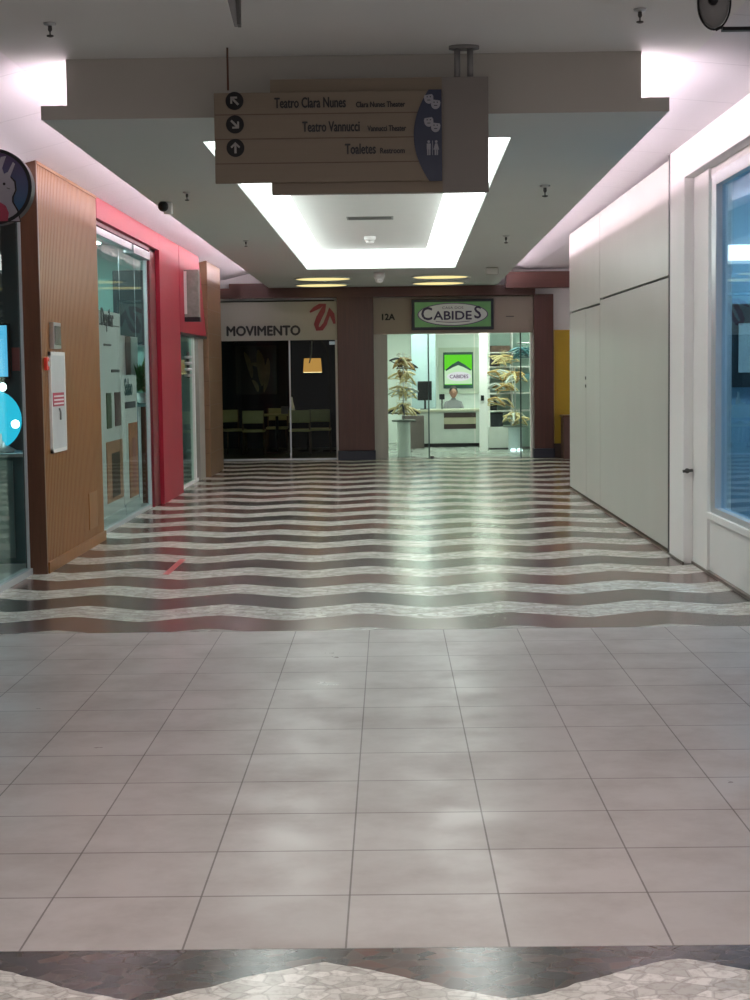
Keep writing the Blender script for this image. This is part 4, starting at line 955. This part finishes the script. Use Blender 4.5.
# luminous cove : four splayed glowing diffusers between the opening and the inner panel
t = thing('luminous_cove', 'glowing white rectangular light cove around the raised ceiling panel', 'ceiling light', (-.15, 16.8, ZF+.078))
zz0, zz1 = ZF+.046, ZI-.001
G0 = [(oX0-.0, oY0, zz0), (oX1-.09, oY0, zz0), (oX1+.09, oY1, zz0), (oX0-.0, oY1, zz0)]
G1 = [(ix0, iy0, zz1), (ix1, iy0, zz1), (ix1, iy1, zz1), (ix0, iy1, zz1)]
for i in range(4):
    j = (i+1) % 4; A, B, C_, D_ = [Vector(q) for q in (G0[i], G0[j], G1[j], G1[i])]
    nn = (B-A).cross(D_-A).normalized()*.012
    if nn.z < 0: nn = -nn
    obj('diffuser', MB().add([A, B, C_, D_, A+nn, B+nn, C_+nn, D_+nn], [(0,1,2,3),(7,6,5,4),(0,4,5,1),(1,5,6,2),(2,6,7,3),(3,7,4,0)]), M_T2, t)
# round yellow recessed lights at the far end
YG = emis('warm_yellow_glow', (.95,.80,.35), 1.15)
for px, py, lb_ in ((323,278.5,'far left'),(321.5,284.8,'near left'),(440.5,276.5,'far right'),(438.5,282.8,'near right')):
    p_ = at(px, py, Z=ZF)
    y_ = {'far':26.75,'near':25.0}[lb_.split()[0]]
    y_ = at(px, py, Z=ZF).y
    lab = {278.5:'nearer left',284.8:'farther left',276.5:'nearer right',282.8:'farther right'}[py]
    t = thing('round_ceiling_light', lab+' round yellow light in the ceiling before the end shops', 'ceiling light', (p_.x, p_.y, ZF-.015))
    obj('trim_ring', MB().ring((p_.x, p_.y), .47, .43, 'Z', ZF-.014, ZF-.0005, 40), M_SOFF, t)
    obj('diffuser', MB().disc((p_.x, p_.y), .43, 'Z', ZF-.010, ZF-.001, 40), YG, t)
# vent slot in the floating panel
a = at(348.5, 217.5, Z=3.30); b = at(391.5, 217, Z=3.30)
t = thing('air_slot', 'dark slot air diffuser in the floating ceiling panel', 'air vent', ((a.x+b.x)/2, a.y, 3.28))
obj('frame', MB().box(a.x-.02, b.x+.02, a.y-.20, a.y+.20, 3.288, 3.30), mat('vent_frame', (.35,.37,.37), .5), t); obj('slot', MB().box(a.x, b.x, a.y-.15, a.y+.12, 3.284, 3.288), M_DGREY, t)
def ceil_disc(name, lab, cat, px, py, Z, r, h, m, m2):
    p = at(px, py, Z=Z-(h/2 if Z > 3.2 else 0)); t = thing(name, lab, cat, (p.x, p.y, Z-h))
    obj('base', MB().lathe([(r,0),(r,-h*.4),(r*.8,-h*.6)], (p.x,p.y,Z-.0005), 24), m, t); obj('cover', MB().lathe([(r*.8,-h*.6),(r*.6,-h*.9),(r*.25,-h)], (p.x,p.y,Z), 24), m2, t)
ceil_disc('smoke_detector', 'white smoke detector on the ceiling panel below the air slot', 'smoke detector', 370, 240, 3.30, .075, .11, M_WHITE, M_WHITE)
ceil_disc('smoke_detector', 'round white smoke detector behind the lit ceiling recess', 'smoke detector', 379, 272.5, ZF, .085, .16, M_WHITE, mat('detector_white', (.85,.85,.85), .4))
p_ = at(492, 271, Z=ZF-.05)
tag(obj('ceiling_speaker_box', MB().box(p_.x-.09,p_.x+.09,p_.y-.05,p_.y+.05,ZF-.10,ZF-.0005), mat('speaker_offwhite', (.55,.55,.5), .5), None, .012), 'small square whitish box on the ceiling right of the recess', 'ceiling box')
def sprinkler(px, py, Z, lab, s=1.0):
    p = at(px, py, Z=Z-.04*s); x, y = p.x, p.y
    t = thing('fire_sprinkler', lab, 'sprinkler', (x, y, Z-.08*s))
    obj('escutcheon', MB().lathe([(.034*s,0),(.030*s,-.010*s),(.012*s,-.014*s)], (x,y,Z-.0005), 20), M_STEEL, t)
    obj('head', MB().lathe([(.010*s,-.012*s),(.011*s,-.035*s),(.004*s,-.045*s),(.004*s,-.062*s)], (x,y,Z), 12), M_DGREY, t)
    obj('deflector', MB().lathe([(.018*s,-.062*s),(.018*s,-.068*s),(.006*s,-.072*s)], (x,y,Z), 16), M_DGREY, t)
sprinkler(50, 31, ZC, 'fire sprinkler on the near grey ceiling, upper left'); sprinkler(640, 17, ZC, 'fire sprinkler on the near grey ceiling, upper right')
sprinkler(545, 192, ZF, 'fire sprinkler under the right part of the dropped ceiling', 1.3); sprinkler(187, 197, ZF, 'fire sprinkler under the left part of the dropped ceiling', 1.0)
sprinkler(506, 240, ZF, 'fire sprinkler under the dropped ceiling at the far right of the recess', 1.2); sprinkler(246, 244, ZF, 'fire sprinkler under the dropped ceiling at the far left of the recess', 1.0)
p_ = at(164, 207, Y=13.9)
t = thing('security_camera', 'small black lens camera on the left edge of the dropped ceiling', 'camera', (p_.x, 13.9, p_.z-.06))
obj('mount', MB().box(p_.x+.0, p_.x+.07, 13.87, 13.95, ZF-.10, ZF-.0005), M_WHITE, t, .008); obj('body', MB().ball((p_.x, 13.85, p_.z), .045, .06, .045, 16, 12), M_BLACK, t)
# dome camera with arm, upper right
p_ = at(713, 3, Y=7.75); s_ = .0788
t = thing('dome_camera', 'grey round camera with black lens and black rim, top right corner', 'camera', (p_.x, 7.75, p_.z-.13))
obj('housing', MB().lathe([(.01,.06),(.06,.05),(.073,.02),(.075,-.01),(.068,-.03),(.01,-.034)], (p_.x, 7.75, p_.z), 28, 'Y', 1, 1.6), M_GREY, t)
obj('lens', MB().lathe([(.001,-.055),(.02,-.052),(.024,-.034)], (p_.x-.006, 7.75, p_.z+.005), 20, 'Y'), M_BLACK, t)
obj('rim', MB().tube([(p_.x+.076*math.cos(a), 7.75-.03, p_.z-.005+.125*math.sin(a)) for a in [2*PI*i/32 for i in range(32)]], .005, 6, True), M_BLACK, t)
e0 = at(722, 29, Y=7.72); obj('cable', MB().tube([(e0.x-.03, 7.72, e0.z-.004),(e0.x-.005, 7.72, e0.z+.008),(e0.x+.02,7.72,e0.z)], .008, 6), M_BLACK, t)
obj('arm', MB().box(e0.x, e0.x+.62, 7.70, 7.74, e0.z-.010, e0.z+.006).box(e0.x+.56, e0.x+.62, 7.70, 7.74, e0.z-.01, ZC-.03), M_BLACK, t)
obj('ceiling_mount', MB().tube([(p_.x, 7.79, p_.z+.06), (p_.x, 7.79, ZC-.0)], .02), M_GREY, t)
# grey hanging bracket
b0 = at(237.5, 26, Y=7.1); z_t = ZC
t = thing('hanging_bracket', 'tapered grey metal bracket hanging from the near ceiling', 'bracket', (b0.x, 7.1, b0.z))
obj('left_blade', MB().prism([(b0.x-.014,b0.z),(b0.x+.0,b0.z),(b0.x-.015,z_t),(b0.x-.085,z_t)], 'Y', 7.08, 7.12), M_GREY, t)
obj('right_blade', MB().prism([(b0.x+.0005,b0.z),(b0.x+.014,b0.z),(b0.x+.016,z_t),(b0.x-.010,z_t)], 'Y', 7.07, 7.13), M_DGREY, t)
obj('cap', MB().box(b0.x-.10, b0.x+.03, 7.05, 7.15, z_t-.012, z_t-.0005), M_GREY, t)
# red sticker on the floor
q_ = [at(x, y, Z=.002) for x, y in ((163,574),(169,574.5),(186,559.5),(180,559))]
tag(obj('floor_sticker', MB().prism([(p.x,p.y) for p in q_], 'Z', .0005, .0025), mat('sticker_red', (.40,.02,.02), .4)), 'small red strip stuck on the wave pavement near the red shop', 'sticker')
# unseen fill discs added over the tiled crossing (behind and above the viewer)
MG = emis('fill_disc_glow', (1.0,.90,.86), MALL * 10)
i = 0
for y, row in ((-1.0,'rear'),(1.8,'middle'),(4.6,'front')):
    for x, cl in ((-1.4,'left'),(.2,'centre'),(1.5,'right')):
        t = thing('fill_disc', '%s %s added fill disc over the tiled crossing' % (row, cl), 'ceiling light', (x, y, ZC-.02))
        obj('trim_ring', MB().ring((x,y), .21, .18, 'Z', ZC-.02, ZC-.0005, 32), M_WHITE, t); obj('diffuser', MB().disc((x,y), .18, 'Z', ZC-.012, ZC-.001, 32), MG, t)
